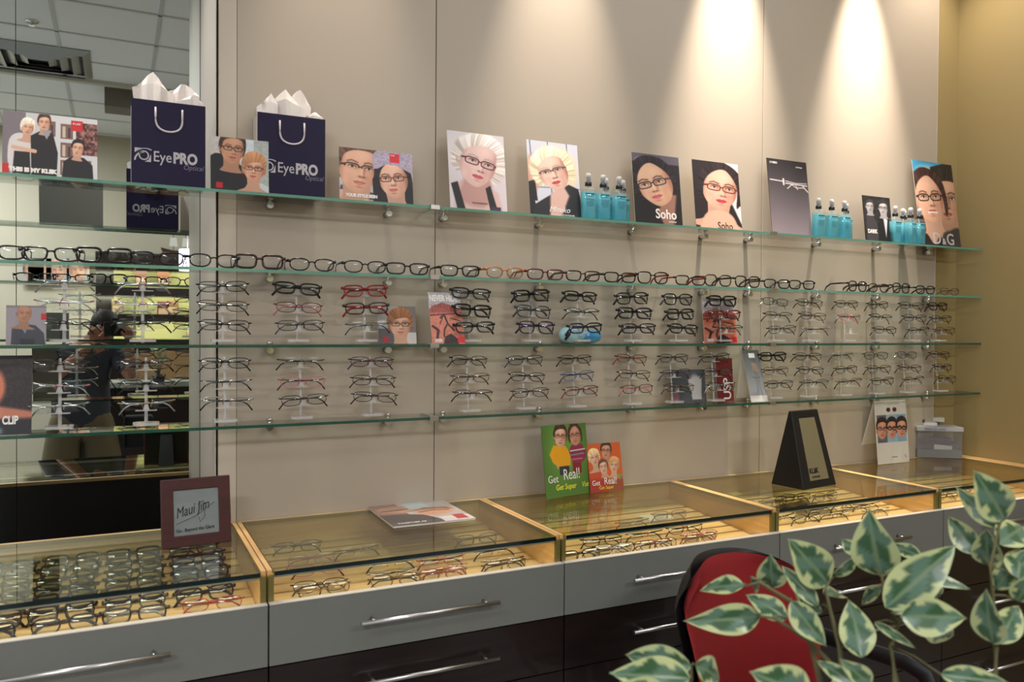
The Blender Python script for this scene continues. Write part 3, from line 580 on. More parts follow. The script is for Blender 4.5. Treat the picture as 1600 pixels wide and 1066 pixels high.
# 3 small couple portrait
a = Art(1.08, (196, 190, 186), 130); a.rect(.55, 0, 1.08, 1, (206, 214, 222)); a.rect(.8, 0, 1.08, 1, (170, 176, 172)); a.noise(12, None, 4); a.blob([(0, 1.1), (0, .42), (.2, .32), (.5, .46), (.66, .7), (.74, 1.1)], (26, 26, 32))
a.face(.40, .22, .27, 4, .25, skin=(206, 152, 120), hair=(60, 44, 38), gl=(34, 26, 24)); a.poly([(.55, 1), (.68, .85), (.95, .82), (1.08, .92), (1.08, 1)], (200, 206, 208)); a.face(.80, .56, .245, 2, -.2, skin=(224, 172, 142), hair=(176, 124, 84), style='fringe', gl=(60, 30, 26), lip=(190, 90, 84)); a.rect(.1, .86, .22, .97, (190, 30, 40))
poster('advertising_poster', 'small square portrait of man and woman, overlapping the navy gift bag at its right', 'poster', a, ((329, 214), (420, 218), (420, 302), (329, 297)), .112, .104, ZA)
# 5 YOUR STYLE SEEN
a = Art(1.32, (188, 186, 192), 170); a.poly([(0, 1), (.02, .7), (.2, .7), (.75, .85), (1., 1)], (76, 74, 92)); a.poly([(0, 1), (0, .78), (.14, .78), (.35, 1)], (214, 170, 160))
a.face(.34, .38, .44, 6, .35, skin=(226, 176, 150), hair=(96, 66, 56), lip=(200, 120, 110), gl=(58, 40, 38), rimless=True); a.poly([(.6, 1), (.58, .55), (.7, .3), (1.28, .4), (1.32, 1)], (34, 30, 38))
a.face(.96, .52, .34, -8, -.3, skin=(232, 184, 160), hair=(34, 28, 34), lip=(206, 110, 108), gl=(90, 50, 40), style='long', back=False); a.poly([(.6, .35), (.58, .1), (.72, 0), (1.25, 0), (1.32, .1), (1.32, .42), (1.05, .26), (.84, .24), (.68, .34)], (176, 164, 186))
mk = ((a.Y < .3) & (a.X > .62)).astype(float); a.noise(26, mk, 3); a.rect(.9, .03, 1.08, .2, (214, 50, 60), .006)
poster('advertising_poster', 'wide poster of man beside woman in lilac knitted hat, on the top shelf', 'poster', a, ((529, 221), (644, 228), (646, 314), (531, 306)), .075, .06, ZA, 0,
       [('YOUR STYLE SEEN', .08, .90, .078, m_txtw, dict(bold=.0008, sx=.92)), ('KLIIK.COM', .32, .96, .035, m_txtw, {}), ('KLIIK', .69, .08, .04, m_txtw, {})])
# 6 pale blonde woman, black straps
a = Art(.70, (214, 204, 210), 180); a.ell(.2, .2, .3, .35, (226, 220, 226), 0, .2); a.ell(.34, .25, .34, .25, (232, 222, 218), -10, .1); a.poly([(.06, 1), (.05, .66), (.2, .6), (.45, .66), (.6, .75), (.66, 1)], (214, 180, 176), .04)
a.blob([(.14, .4), (.18, .6), (.1, .85), (.4, .95), (.52, .72), (.44, .5)], (190, 146, 138), .05); a.face(.36, .39, .29, 14, .45, skin=(232, 198, 190), hair=(218, 206, 200), lip=(200, 84, 96), gl=(84, 40, 50), style='curly', shade=(176, 122, 116), neck=False, wave=2)
a.poly([(.02, .67), (.1, .64), (.2, 1), (.1, 1)], blk); a.poly([(.44, .7), (.5, .66), (.6, 1), (.5, 1)], blk); a.rect(.5, .93, .62, .99, (60, 40, 70))
poster('advertising_poster', 'tall poster of pale blonde woman in dark frames with black straps', 'poster', a, ((697, 194), (788, 204), (793, 326), (704, 318)), .08, .045, ZA, 0, [('PRODESIGN', .38, .905, .026, m_txtk, dict(sx=1.5))])
# 7 curly blonde with hand in hair
a = Art(.64, (206, 208, 220), 180)
for x in (.04, .26, .5): a.line([(x, 0), (x+.03, 1)], .012, (90, 90, 120))
a.line([(0, .62), (.64, .6)], .01, (90, 90, 120)); a.ell(.36, .26, .26, .22, (228, 214, 190), 20, .06); a.ell(.5, .42, .12, .2, (224, 206, 176), 0, .06)
a.poly([(0, .75), (.05, .72), (.1, 1), (0, 1)], blk); a.poly([(.02, .2), (.12, .15), (.16, .5), (.08, .72), (.0, .6)], (206, 156, 140), .03); a.poly([(0, .58), (.08, .52), (.1, .8), (0, .8)], blk)
a.poly([(.05, 1), (.06, .85), (.2, .75), (.5, .55), (.62, .6), (.64, 1)], (30, 30, 36)); a.poly([(.26, .7), (.42, .55), (.5, .7), (.36, 1), (.24, 1)], (214, 176, 164), .03)
a.face(.31, .40, .24, -20, -.2, skin=(236, 198, 182), hair=(230, 212, 178), lip=(190, 66, 70), gl=(70, 60, 66), neck=False, style='curly', rimless=True, wave=3)
poster('advertising_poster', 'tall poster of curly blonde woman with one hand raised in her hair', 'poster', a, ((820, 209), (900, 218), (909, 335), (829, 328)), .08, .045, ZA, 0, [('Mizuko', .36, .93, .105, m_txtw, dict(shear=.4)), ('EYEWEAR', .62, .975, .03, m_txtw, dict(sx=1.4))])
# 9 Soho 1
a = Art(.62, (26, 24, 30), 180); a.rect(0, 0, .62, .12, (90, 84, 96)); a.ell(.1, .14, .06, .07, (206, 176, 150), 0, .06); a.poly([(.04, 1), (.06, .4), (.16, .1), (.35, .04), (.56, .2), (.62, .7), (.62, 1)], (24, 20, 26), .04)
a.poly([(.3, .8), (.44, .55), (.56, .55), (.5, 1), (.4, 1)], (150, 108, 92), .03); a.face(.28, .42, .30, -20, -.5, skin=(218, 176, 146), hair=(30, 22, 28), lip=(206, 88, 108), gl=(40, 40, 60), style='long', back=False, neck=False)
poster('advertising_poster', 'tall poster of dark haired woman looking down left, white lettering on black', 'poster', a, ((984, 231), (1056, 238), (1067, 349), (993, 343)), .08, .05, ZA, 0, [('Soho', .43, .90, .19, m_txtw, dict(sx=.92, bold=.0008)), ('eyewear', .7, .95, .04, m_txtw, {})])
# 10 Soho 2
a = Art(.62, (206, 204, 206), 180); a.poly([(0, 1), (0, .0), (.38, .0), (.56, .25), (.5, .6), (.62, 1)], (30, 22, 26), .02); a.blob([(.08, 1.1), (.13, .8), (.3, .71), (.47, .76), (.55, .9), (.58, 1.1)], (216, 168, 146), .03)
a.face(.35, .40, .30, 6, .4, skin=(224, 174, 152), hair=(32, 22, 26), lip=(190, 50, 70), gl=(96, 30, 30), style='long', back=False); a.blob([(.08, 1.1), (.13, .8), (.3, .71), (.47, .76), (.55, .9), (.58, 1.1)], (216, 168, 146), .03)
poster('advertising_poster', 'tall poster of long dark haired woman over bare shoulder against white', 'poster', a, ((1080, 243), (1151, 250), (1160, 358), (1088, 351)), .08, .05, ZA, 0, [('Soho', .46, .985, .15, m_txtk, dict(sx=.92))])
# 11 dark poster with a silver object built of spectacle parts
a = Art(.58, (40, 38, 42), 180).grad((34, 32, 36), (140, 128, 134))
for p, w_ in (([(.03, .28), (.22, .29)], .014), ([(.22, .26), (.22, .33)], .025), ([(.25, .31), (.56, .32)], .016), ([(.27, .38), (.34, .32), (.4, .36), (.52, .35)], .012), ([(.25, .28), (.4, .3), (.56, .29)], .01), ([(.5, .33), (.57, .4)], .016), ([(.4, .33), (.42, .38)], .012)): a.line(p, w_, (206, 196, 196))
poster('advertising_poster', 'tall dark grey poster with a thin silver emblem, right of the right joint', 'poster', a, ((1192, 241), (1256, 251), (1269, 367), (1207, 361)), .082, .046, ZA, 0, [('OXIBIS', .06, .065, .04, m_txtw, dict(sx=1.1)), ('EYEWEAR', .72, .09, .025, m_txtw, {})], edge=pbr('dark_card', (50, 48, 50), .5))
# 13 small dark poster with two figures
a = Art(.66, (34, 34, 38), 130); a.noise(14, None, 6)
a.poly([(.04, 1), (.06, .45), (.2, .38), (.3, .6), (.34, 1)], (58, 56, 60)); a.face(.16, .24, .12, 0, .2, skin=(176, 172, 172), hair=(50, 48, 50), gl=None, lip=(90, 84, 88), shade=(70, 68, 72)); a.poly([(.3, 1), (.34, .5), (.46, .4), (.6, .5), (.66, 1)], (20, 20, 24)); a.poly([(.46, .44), (.5, .9), (.56, .5)], (200, 198, 200)); a.face(.48, .25, .14, 0, -.2, skin=(184, 180, 180), hair=(40, 38, 40), gl=(30, 30, 30), lip=(100, 90, 92), shade=(80, 76, 80))
poster('advertising_poster', 'small black and white poster of two suited figures on the top shelf', 'poster', a, ((1342, 303), (1387, 309), (1396, 377), (1353, 375)), .092, .07, ZA, 0, [('DARK', .1, .82, .12, m_txtw, dict(sx=.9, bold=.0008))], edge=pbr('dark_card', (50, 48, 50), .5))
# 15 D&G couple
a = Art(.60, (60, 150, 190), 180); a.ell(.22, .12, .12, .06, (200, 226, 232), 0, .1); a.poly([(.26, 1), (.26, .06), (.6, 0), (.6, 1)], (38, 34, 32)); a.poly([(0, 1), (.02, .2), (.2, .14), (.34, .3), (.4, 1)], (52, 36, 34)); a.poly([(.1, 1), (.12, .74), (.34, .72), (.42, 1)], (28, 28, 34)); a.poly([(.36, .86), (.4, .72), (.6, .68), (.6, 1), (.36, 1)], (60, 60, 56))
a.face(.46, .44, .29, -3, -.2, skin=(196, 152, 124), hair=(34, 28, 26), gl=(110, 104, 104), rimless=True, lip=(150, 84, 74), shade=(110, 74, 56), glw=.025); a.face(.19, .44, .27, -6, .3, skin=(228, 180, 154), hair=(58, 36, 34), gl=(30, 24, 26), style='long', back=False, lip=(176, 80, 76)); a.blob([(.33, 1.1), (.34, .86), (.46, .80), (.6, .78), (.64, 1.1)], (58, 56, 52), .03); a.blob([(.0, 1.1), (.02, .9), (.1, .86), (.2, .98), (.3, .88), (.38, 1.1)], (28, 28, 34), .02); a.line([(.16, .605), (.29, .595)], .020, (240, 236, 230), .01)
poster('advertising_poster', 'tall poster of smiling woman cheek to cheek with man, right end of top shelf', 'poster', a, ((1418, 249), (1487, 259), (1502, 387), (1440, 384)), .088, .035, ZA, 0, [('D', .30, .97, .19, m_txtg, dict(bold=.0008)), ('&', .53, .97, .10, m_txtg, dict(bold=.0008)), ('G', .64, .97, .19, m_txtg, dict(bold=.0008))])
# shelf three cards
a = Art(.85, (150, 142, 150), 110); a.rect(0, 0, .85, .06, (130, 122, 128)); a.poly([(.1, 1), (.12, .6), (.3, .46), (.62, .5), (.8, .7), (.84, 1)], (62, 66, 76)); a.poly([(.26, .44), (.4, .72), (.5, .44)], (120, 130, 150)); a.face(.38, .22, .2, 4, .2, skin=(176, 130, 104), hair=(150, 108, 88), gl=None, back=False, style='bald', lip=(150, 96, 86)); a.rect(.74, .2, .85, .36, (190, 36, 44)); a.rect(.3, .85, .6, 1, (44, 46, 54), .05)
poster('advertising_card', 'grey card of bald man in a dark sweater, left end of the second lowest shelf', 'poster', a, ((9, 479), (73, 480), (72, 540), (9, 541)), .10, .09, ZC)
a = Art(.95, (170, 164, 160), 130); a.rect(.5, 0, .95, .7, (120, 116, 112)); a.rect(.5, .7, .95, 1, (206, 200, 196)); a.rect(0, .6, .4, 1, (90, 88, 92)); a.face(.55, .5, .34, 0, .1, skin=(226, 176, 146), hair=(150, 96, 58), gl=(40, 28, 26), style='fringe', lip=(196, 106, 96)); a.rect(.1, .82, .24, .96, (186, 34, 44))
poster('advertising_card', 'card of short haired woman in frames behind the fifth upper stand', 'poster', a, ((596, 476), (651, 478), (651, 538), (592, 535)), .05, .035, ZC)
def never():
    a = Art(.64, (180, 170, 178), 150); a.poly([(0, .4), (.06, .27), (.26, .2), (.5, .27), (.64, .3), (.64, .42), (.0, .44)], (150, 74, 66)); a.rect(0, .4, .64, 1, (190, 112, 92), .03); a.line([(.0, .45), (.64, .4)], .03, (110, 44, 42))
    for k in range(9): a.line([(.05+.06*k, .24), (.07+.06*k, .38)], .008, (100, 44, 42), .01, .7)
    for p, w_ in (([(.2, .5), (.28, .44), (.34, .62), (.45, .74)], .035), ([(.24, .5), (.18, .62)], .02), ([(.34, .6), (.26, .72), (.24, .86)], .03), ([(.04, .66), (.14, .74), (.1, .9)], .05), ([(.4, .5), (.6, .56)], .02)): a.line(p, w_, (52, 26, 32))
    a.poly([(.2, 1), (.26, .86), (.38, .8), (.5, .9), (.52, 1)], (40, 18, 24)); a.rect(.5, .86, .64, .98, (204, 30, 36)); a.rect(.06, .9, .2, .97, (200, 190, 190)); a.noise(14, None, 4); return a
poster('advertising_card', 'red toned card headed NEVER at the left joint, half behind the sixth upper stand', 'poster', never(), ((664, 454), (716, 457), (727, 536), (676, 535)), .098, .05, ZC, 0, [('NEVER HIDE', .03, .17, .165, m_txtw, dict(sx=.62, bold=.0011))])
poster('advertising_card', 'red toned card headed NEVER behind the eleventh upper stand', 'poster', never(), ((1097, 465), (1146, 467), (1152, 533), (1101, 533)), .05, .03, ZC, 0, [('NEVER HIDE', .03, .17, .165, m_txtw, dict(sx=.62, bold=.0011))])
# lowest shelf cards
a = Art(.5, (34, 22, 22), 150); a.noise(16, None, 3); a.ell(.02, .4, .14, .22, (196, 112, 84), 0, .06); a.poly([(0, .62), (.2, .66), (.5, .72), (.48, .84), (0, .9)], (190, 118, 92), .04); a.rect(0, .8, .5, 1, (22, 22, 30), .05); a.ell(.0, .95, .12, .06, (150, 190, 206), 0, .05)
poster('advertising_card', 'tall card of a woman with dark curls at the left end of the lowest shelf', 'poster', a, ((-30, 545), (33, 545), (49, 662), (-14, 670)), .10, .055, ZD, 0, [('CLIP', .26, .865, .14, m_txtw, dict(bold=.0011, sx=.62))])
a = Art(1.0, (72, 76, 82), 110); a.ell(.7, .4, .16, .25, (170, 168, 168), 0, .08); a.poly([(.5, .3), (.9, .2), (.86, .9), (.6, .9)], (186, 184, 184), .04); a.ell(.12, .8, .1, .15, (130, 90, 100), 0, .06)
poster('advertising_card', 'dark grey square card behind the tenth stand on the lowest shelf', 'poster', a, ((1048, 578), (1100, 578), (1104, 629), (1050, 631)), .045, .03, ZD, edge=pbr('dark_card', (50, 48, 50), .5))
a = Art(.42, (112, 26, 34), 140)
poster('advertising_card', 'narrow dark red card with white sideways letters behind the eleventh lower stand', 'poster', a, ((1121, 563), (1149, 565), (1147, 630), (1121, 631)), .045, .03, ZD, 0, [('USP', .82, .96, .30, m_txtw, dict(rot=(R(90), R(-90), 0), bold=.0008, sx=1.))])
# three photo strip: folded card (easel) on lowest shelf
a = Art(.34, (150, 148, 152), 150).grad((70, 68, 72), (150, 150, 156)); a.rect(0, .88, .34, 1, (214, 208, 200)); a.rect(.12, .06, .24, .15, (204, 204, 206)); a.poly([(.14, .24), (.24, .26), (.27, .44), (.16, .4)], (140, 116, 104)); a.line([(.1, .53), (.16, .53), (.2, .545), (.27, .53)], .008, (40, 40, 44))
o, w, h = poster('folded_display_card', 'tall silver grey folded card at the right joint of the lowest shelf', 'display card', a, ((1155, 547), (1181, 548), (1200, 624), (1174, 628)), .10, .045, ZD)
o2 = MB().add([(-w/2, .002, h), (w/2, .002, h), (w/2, .075, .03), (-w/2, .075, .03), (-w/2, .003, h), (w/2, .003, h), (w/2, .0765, .03), (-w/2, .0765, .03)], [(0, 1, 2, 3), (7, 6, 5, 4), (0, 3, 7, 4), (1, 5, 6, 2), (2, 6, 7, 3), (0, 4, 5, 1)]).obj('rear_leaf', m_white, o)
# counter top cards
ZG = ZT
def standing(name, label, art, quad, zb, texts, edge=None, lean=.03, ext=None):
    TL, TR, BR, BL = quad; a = at_z(*BL, zb); b = at_z(*BR, zb); w = math.hypot(b.x-a.x, b.y-a.y); yaw = math.atan2(b.y-a.y, b.x-a.x)
    mid = (a+b)/2; t = at_y((TL[0]+TR[0])/2, (TL[1]+TR[1])/2, mid.y+lean); h = math.hypot(t.z-zb, lean); o = thing(name, label, 'advertising card', (mid.x, mid.y, zb+.0006), (-math.asin(lean/h), 0, yaw))
    MB().box(-w/2, w/2, 0, .0016, 0, h).obj('backing_card', edge or m_white, o); link('printed_picture', art(w/h).mesh('printed_picture', w, h, m_print, -.0003), o)
    for sname, x, y, sz, mt, kw in texts: text(sname, sz*h, mt, o, ((x-.5)*w, -.0006, (1-y)*h), **kw)
    # easel strut
    MB().add([(-.012, .002, h*.7), (.012, .002, h*.7), (.018, .05, .004), (-.018, .05, .004), (-.012, .0035, h*.7), (.012, .0035, h*.7), (.018, .0515, .004), (-.018, .0515, .004)], [(0, 1, 2, 3), (7, 6, 5, 4), (0, 3, 7, 4), (1, 5, 6, 2), (2, 6, 7, 3), (0, 4, 5, 1)]).obj('easel_strut', m_white, o)
    return o, w, h
def kids(asp):
    a = Art(asp, (78, 116, 48), 190); k = asp/.6; a.ell(.3*k, .35, .3, .4, (106, 148, 64), 0, .3); f = lambda L: [(x*k, y) for x, y in L]
    a.poly(f([(.2, .98), (.2, .58), (.34, .58), (.34, .7), (.3, .72)]), (40, 44, 52)) if 0 else 0
    a.rect(.2*k, .56, .33*k, .7, (44, 50, 62)); a.rect(.38*k, .54, .5*k, .7, (130, 34, 44)); a.poly(f([(.08, .4), (.14, .28), (.3, .3), (.36, .42), (.35, .58), (.18, .58), (.12, .52)]), (226, 160, 30)); a.poly(f([(.34, .38), (.38, .3), (.52, .29), (.58, .4), (.57, .5), (.5, .56), (.38, .54)]), (140, 46, 80))
    a.line(f([(.36, .38), (.56, .37)]), .018, (206, 200, 190)); a.line(f([(.36, .44), (.54, .43)]), .02, (110, 140, 130)); a.line(f([(.38, .5), (.52, .5)]), .014, (214, 120, 130)); a.line(f([(.18, .6), (.17, .52)]), .02, (214, 160, 130))
    a.face(.24*k, .17, .14, 4, .1, skin=(226, 176, 150), hair=(60, 40, 34), gl=(60, 40, 40), neck=False, lip=(190, 100, 90)); a.face(.44*k, .17, .135, -4, -.1, skin=(206, 150, 124), hair=(70, 46, 40), gl=(50, 34, 34), neck=False, style='long', back=False, lip=(190, 100, 90)); return a
def family(asp):
    a = Art(asp, (206, 92, 40), 150); k = asp/.68; a.poly([(0, 1), (0, .6), (.3*k, .6), (.4*k, 1)], (196, 76, 44)); a.poly([(.34*k, 1), (.4*k, .68), (.66*k, .66), (.68*k, 1)], (120, 150, 60))
    a.face(.13*k, .3, .15, -8, .1, hair=(226, 190, 140), style='fringe', gl=None); a.face(.38*k, .17, .15, 4, -.1, skin=(206, 150, 120), hair=(60, 40, 34), gl=(40, 30, 30)); a.face(.3*k, .5, .13, -6, 0, hair=(100, 60, 44), gl=None, style='short'); a.face(.52*k, .48, .14, 6, 0, hair=(196, 150, 100), gl=None, style='fringe')
    a.rect(0, .74, asp, 1, (150, 44, 40), .1, .75); return a
o, w, h = standing('advertising_card', 'tall green card of two children reading Get Real, standing on the third counter', kids, ((843, 666), (911, 662), (923, 770), (854, 781)), ZG, [('Get', .06, .79, .145, m_txtw, dict(sx=.84)), ('Real!', .40, .77, .215, m_txtw, dict(sx=.74)), ('Get Super', .22, .90, .108, m_yel, dict(sx=.84, shear=.1, bold=.0003)), ('Vue', .80, .90, .108, m_yel, dict(sx=.8, shear=.3))], pbr('green_card', (70, 120, 50), .5))
o, w, h = standing('advertising_card', 'small orange card of a family reading Get Real, right of the green card', family, ((920, 694), (971, 691), (975, 766), (923, 771)), ZG, [('Get', .06, .86, .15, m_txtw, dict(sx=.85)), ('Real!', .42, .85, .20, m_txtw, dict(sx=.80)), ('Get Super', .26, .945, .095, m_yel, dict(sx=.9))], pbr('orange_card', (150, 60, 40), .5))
# ================================================================ gift bags
m_navy = pbr('navy_bag_paper', (30, 24, 56), .45, coat=.0, spec=.3, bump=.05, bscale=40); m_bagw = pbr('white_bag_side', (214, 206, 200), .5); m_rope = pbr('white_rope', (205, 198, 205), .7, bump=.6, bscale=900)
m_tissue = pbr('white_tissue', (246, 238, 232), .75, bump=.1, bscale=90); m_silver_ink = pbr('silver_ink', (190, 186, 190), .4)
def logo(s):
    """square mark: a ring with two sweeping wedges"""
    m = MB(); N = 40
    ring = [(.5+.0*k, 0) for k in range(1)]
    def arc(cx, cz, r0, r1, a0, a1, n=20, w1=None):
        pts = []
        for k in range(n+1): a = R(a0+(a1-a0)*k/n); pts.append((cx+r1*math.cos(a), cz+r1*math.sin(a)))
        for k in range(n, -1, -1):
            a = R(a0+(a1-a0)*k/n); t = k/n; rr = r0 if w1 is None else r1-(r1-r0)*(1-t)-.001; pts.append((cx+rr*math.cos(a), cz+rr*math.sin(a)))
        return pts
    def strip(P):
        n = len(P)//2
        for k in range(n-1): m.add([(P[k][0]*s, 0, P[k][1]*s), (P[k+1][0]*s, 0, P[k+1][1]*s), (P[-2-k][0]*s, 0, P[-2-k][1]*s), (P[-1-k][0]*s, 0, P[-1-k][1]*s)], [(0, 3, 2, 1)])
    strip(arc(.56, .48, .24, .32, 0, 360, 32)); strip(arc(.62, .10, .56, .66, 95, 178, 16)); strip(arc(.70, .30, .60, .68, 60, 150, 14, 1))
    m.add([(0, 0, .62*s), (0, 0, .95*s), (.5*s, 0, .95*s), (.2*s, 0, .82*s)], [(0, 3, 2, 1)]); m.add([(.62*s, 0, .06*s), (1.0*s, 0, .06*s), (1.0*s, 0, .6*s), (.86*s, 0, .22*s)], [(0, 1, 2, 3)])
    return m.mesh('printed_logo', m_silver_ink)
def bag(label, px0, px1, py_top, tissue, seed):
    yb = .104; a = at_y(px0, 290, -yb); b = at_y(px1, 290, -yb); w = b.x-a.x; h = at_y((px0+px1)/2, py_top, -yb).z-ZTOP[0]; h = min(h, w*1.25); d = .086
    t = thing('gift_bag', label, 'gift bag', ((a.x+b.x)/2, -yb, ZTOP[0]+.0006), (0, 0, 0), 'navy gift bags with tissue')
    th = .0012; m = MB(); m.box(-w/2, w/2, 0, th, 0, h); m.box(-w/2, w/2, d-th, d, 0, h); m.box(-w/2+.0005, w/2-.0005, th, d-th, 0, th)
    m.obj('bag_body', m_navy, t)
    for sx in (-1, 1):
        g = MB(); x = sx*(w/2-.0005); xi = x-sx*.009; g.add([(x, th, 0), (xi, d/2, 0), (x, d-th, 0), (x, d-th, h), (xi, d/2, h), (x, th, h), (x-sx*.001, th, 0), (xi-sx*.001, d/2, 0), (x-sx*.001, d-th, 0), (x-sx*.001, d-th, h), (xi-sx*.001, d/2, h), (x-sx*.001, th, h)],
                              [(0, 1, 4, 5), (1, 2, 3, 4), (6, 11, 10, 7), (7, 10, 9, 8), (5, 4, 10, 11), (4, 3, 9, 10)]); g.obj('side_gusset', m_bagw, t)
    for face in (0, 1):
        yy = -.0035 if face == 0 else d+.0035; pts = []
        for k in range(25):
            q = math.pi*k/24; x = -.18*w*math.cos(q)*(1+.0*math.sin(q)); z = h*.92-h*.28*(math.sin(q)**.45); pts.append((x*(1+.12*math.sin(q)), yy, z))
        MB().tube(pts, .0026, n=8).obj('rope_handle', m_rope, t)
        M = dict(rot=(R(90), 0, 0) if face == 0 else (R(90), 0, R(180))); sg = 1 if face == 0 else -1; ty = -.0005 if face == 0 else d+.0005
        link('printed_logo', logo(w*.215), t, (-sg*w*.455, ty, h*.255), (0, 0, 0 if face == 0 else R(180)))
        text('Eye', w*.215, m_silver_ink, t, (-sg*w*.215, ty, h*.28), sx=.84, bold=w*.001, **M); text('PRO', w*.215, m_silver_ink, t, (sg*w*.055, ty, h*.28), bold=w*.010, sx=.80, **M); text('Optical', w*.10, pbr('dull_silver_ink', (128, 120, 138), .4), t, (sg*w*.19, ty, h*.21), shear=.25, sx=.95, **M)
    # tissue: several pleated sheets standing out of the mouth
    rr = random.Random(seed); ti = MB()
    for k, (cx, wd, ht, lean, yy) in enumerate(tissue):
        n = 7; vs = []
        for i in range(n):
            u = i/(n-1)-.5; fold = rr.uniform(-.006, .008)
            vs.append((cx*w+u*wd*w*.8, yy*d+fold, h*.80)); peak = max(0, 1-abs(u*2-lean)/(1.15+abs(lean)))**.8
            vs.append((cx*w+u*wd*w*.95, yy*d+fold*1.8, h+ht*w*(.30+.35*peak))); vs.append((cx*w+u*wd*w*(.7)+lean*wd*w*.25*(1-abs(u)), yy*d+fold*1.2+.004, h+ht*w*(.12+.9*peak**.8)+rr.uniform(-.002, .002)))
        fs = []
        for i in range(n-1):
            for j in range(2): q = i*3+j; fs.append((q, q+3, q+4, q+1))
        ti.add(vs, fs)
    o = ti.obj('tissue_paper', m_tissue, t); s = o.modifiers.new('s', 'SOLIDIFY'); s.thickness = .0006
    return t
bag('left navy gift bag with tissue before the mirror, silver eye logo and white rope handles', 205, 321, 160, [(-.20, .60, .46, -.05, .3), (.14, .62, .38, .25, .5), (.30, .40, .20, .2, .35)], 1)
bag('right navy gift bag with tissue against the beige wall, partly behind a portrait', 402, 508, 181, [(-.33, .32, .34, .3, .3), (-.06, .66, .44, .0, .45), (.12, .50, .52, .2, .65), (.36, .28, .14, .1, .3)], 2)
# ================================================================ spray bottles
m_liq = thinglass('blue_cleaner_liquid', (.42, .86, .95), ior=1.2, haze=.38, hazecol=(.17, .72, .86)); m_clearp = thinglass('clear_plastic', (.94, .97, .97), haze=.05); m_lab = pbr('bottle_print', (20, 74, 96), .5)
body = MB().lathe([(.0225, 0), (.0245, .003), (.0245, .096), (.022, .102), (.010, .107), (.0095, .110)], 24, sx=1, sy=.72, pw=3.4).mesh('bottle_body', m_clearp)
liq = MB().lathe([(.0215, .0015), (.0234, .004), (.0234, .088), (.0230, .0885)], 24, sx=1, sy=.72, pw=3.4).mesh('blue_liquid', m_liq)
collar = MB().lathe([(.0105, .1102), (.0112, .111), (.0112, .122), (.009, .123)], 18).mesh('collar', m_black)
pump = MB().lathe([(.0062, .1232), (.0066, .128), (.0066, .142), (.0045, .146)], 14).mesh('pump_head', pbr('pump_grey', (104, 104, 108), .4))
ocap = MB().lathe([(.0098, .1232), (.0096, .147), (.0075, .1515), (.003, .153)], 18).mesh('clear_cap', thinglass('clear_cap_plastic', (.90, .92, .93), haze=.35, hazecol=(.9, .9, .9)))
tube_ = MB().tube([(0, 0, .004), (.006, 0, .05), (0, 0, .108)], .0014, n=6).mesh('dip_tube', m_white)
lab = MB()
for k, (wd, z) in enumerate(((.032, .080), (.024, .074), (.030, .064), (.028, .060), (.030, .056), (.026, .052), (.029, .047), (.018, .042))): lab.box(-wd/2, wd/2, -.0182, -.0178, z, z+(.0035 if k == 0 else .0012))
lab = lab.mesh('printed_label', m_lab)
def bottle(px, yb, label, group):
    x = at_y(px, 320, -yb).x; t = thing('spray_bottle', label, 'spray bottle', (x, -yb, ZTOP[0]+.0006), (0, 0, R(rnd.uniform(-8, 8))), group)
    for n_, me in (('bottle_body', body), ('blue_liquid', liq), ('collar', collar), ('pump_head', pump), ('clear_cap', ocap), ('dip_tube', tube_), ('printed_label', lab)): link(n_, me, t)
for px, yb, n in ((919, .092, 'foremost left'), (942, .092, 'front middle'), (946.5, .044, 'behind the middle one'), (967, .092, 'front right'), (973, .044, 'behind the right one')): bottle(px, yb, 'blue spray bottle, %s of the cluster beside the curly blonde poster' % n, 'blue spray bottles on the top shelf')
for px, yb, n in ((1279, .090, 'left one'), (1299.5, .090, 'middle one'), (1319.5, .090, 'right front one'), (1322.5, .044, 'hidden rear one')): bottle(px, yb, 'blue spray bottle, %s beside the tall grey emblem poster' % n, 'blue spray bottles on the top shelf')
for px, yb, n in ((1399, .094, 'leftmost'), (1411, .062, 'second, slightly back'), (1423, .096, 'third and foremost'), (1413.5, .028, 'fourth, at the rear'), (1437, .096, 'rightmost')): bottle(px, yb, 'blue spray bottle, %s of the cluster before the last poster' % n, 'blue spray bottles on the top shelf')
# ================================================================ blue glasses case
x = at_y(911, 520, -.05).x; t = thing('glasses_case', 'glossy sky blue curved glasses case standing behind the eighth upper stand', 'glasses case', (x, -.034, ZTOP[2]+.001), (0, 0, R(2)))
m_case = pbr('sky_blue_gloss', (70, 160, 214), .15, coat=.6); m_casew = pbr('pale_blue_gloss', (170, 216, 228), .2, coat=.6)
def pebble(x0, x1, z0, z1, mat, nm):
    m = MB(); nu, nv = 20, 12; vs = []; cx, cz = (x0+x1)/2, (z0+z1)/2
    for i in range(nu):
        for j in range(nv):
            a = math.pi*(j+.5)/nv; b = 2*math.pi*i/nu; vs.append((cx+(x1-x0)/2*math.cos(a), .021*math.sin(a)**.8*math.cos(b), cz+(z1-z0)/2*(math.sin(a)**.7)*math.sin(b)))
    fs = [(i*nv+j, i*nv+j+1, ((i+1) % nu)*nv+j+1, ((i+1) % nu)*nv+j) for i in range(nu) for j in range(nv-1)]
    fs += [tuple(i*nv for i in range(nu)), tuple(i*nv+nv-1 for i in range(nu-1, -1, -1))]
    m.add(vs, fs, 0, True); return m.obj(nm, mat, t)
pebble(-.086, .020, 0, .058, m_casew, 'case_lid'); pebble(-.002, .082, 0, .046, m_case, 'case_base')
MB().tube([(-.075, -.022, .012), (-.062, -.024, .03), (-.055, -.022, .046)], [.004, .006, .003], [.004, .006, .003], 8).obj('dark_trim', m_black, t)
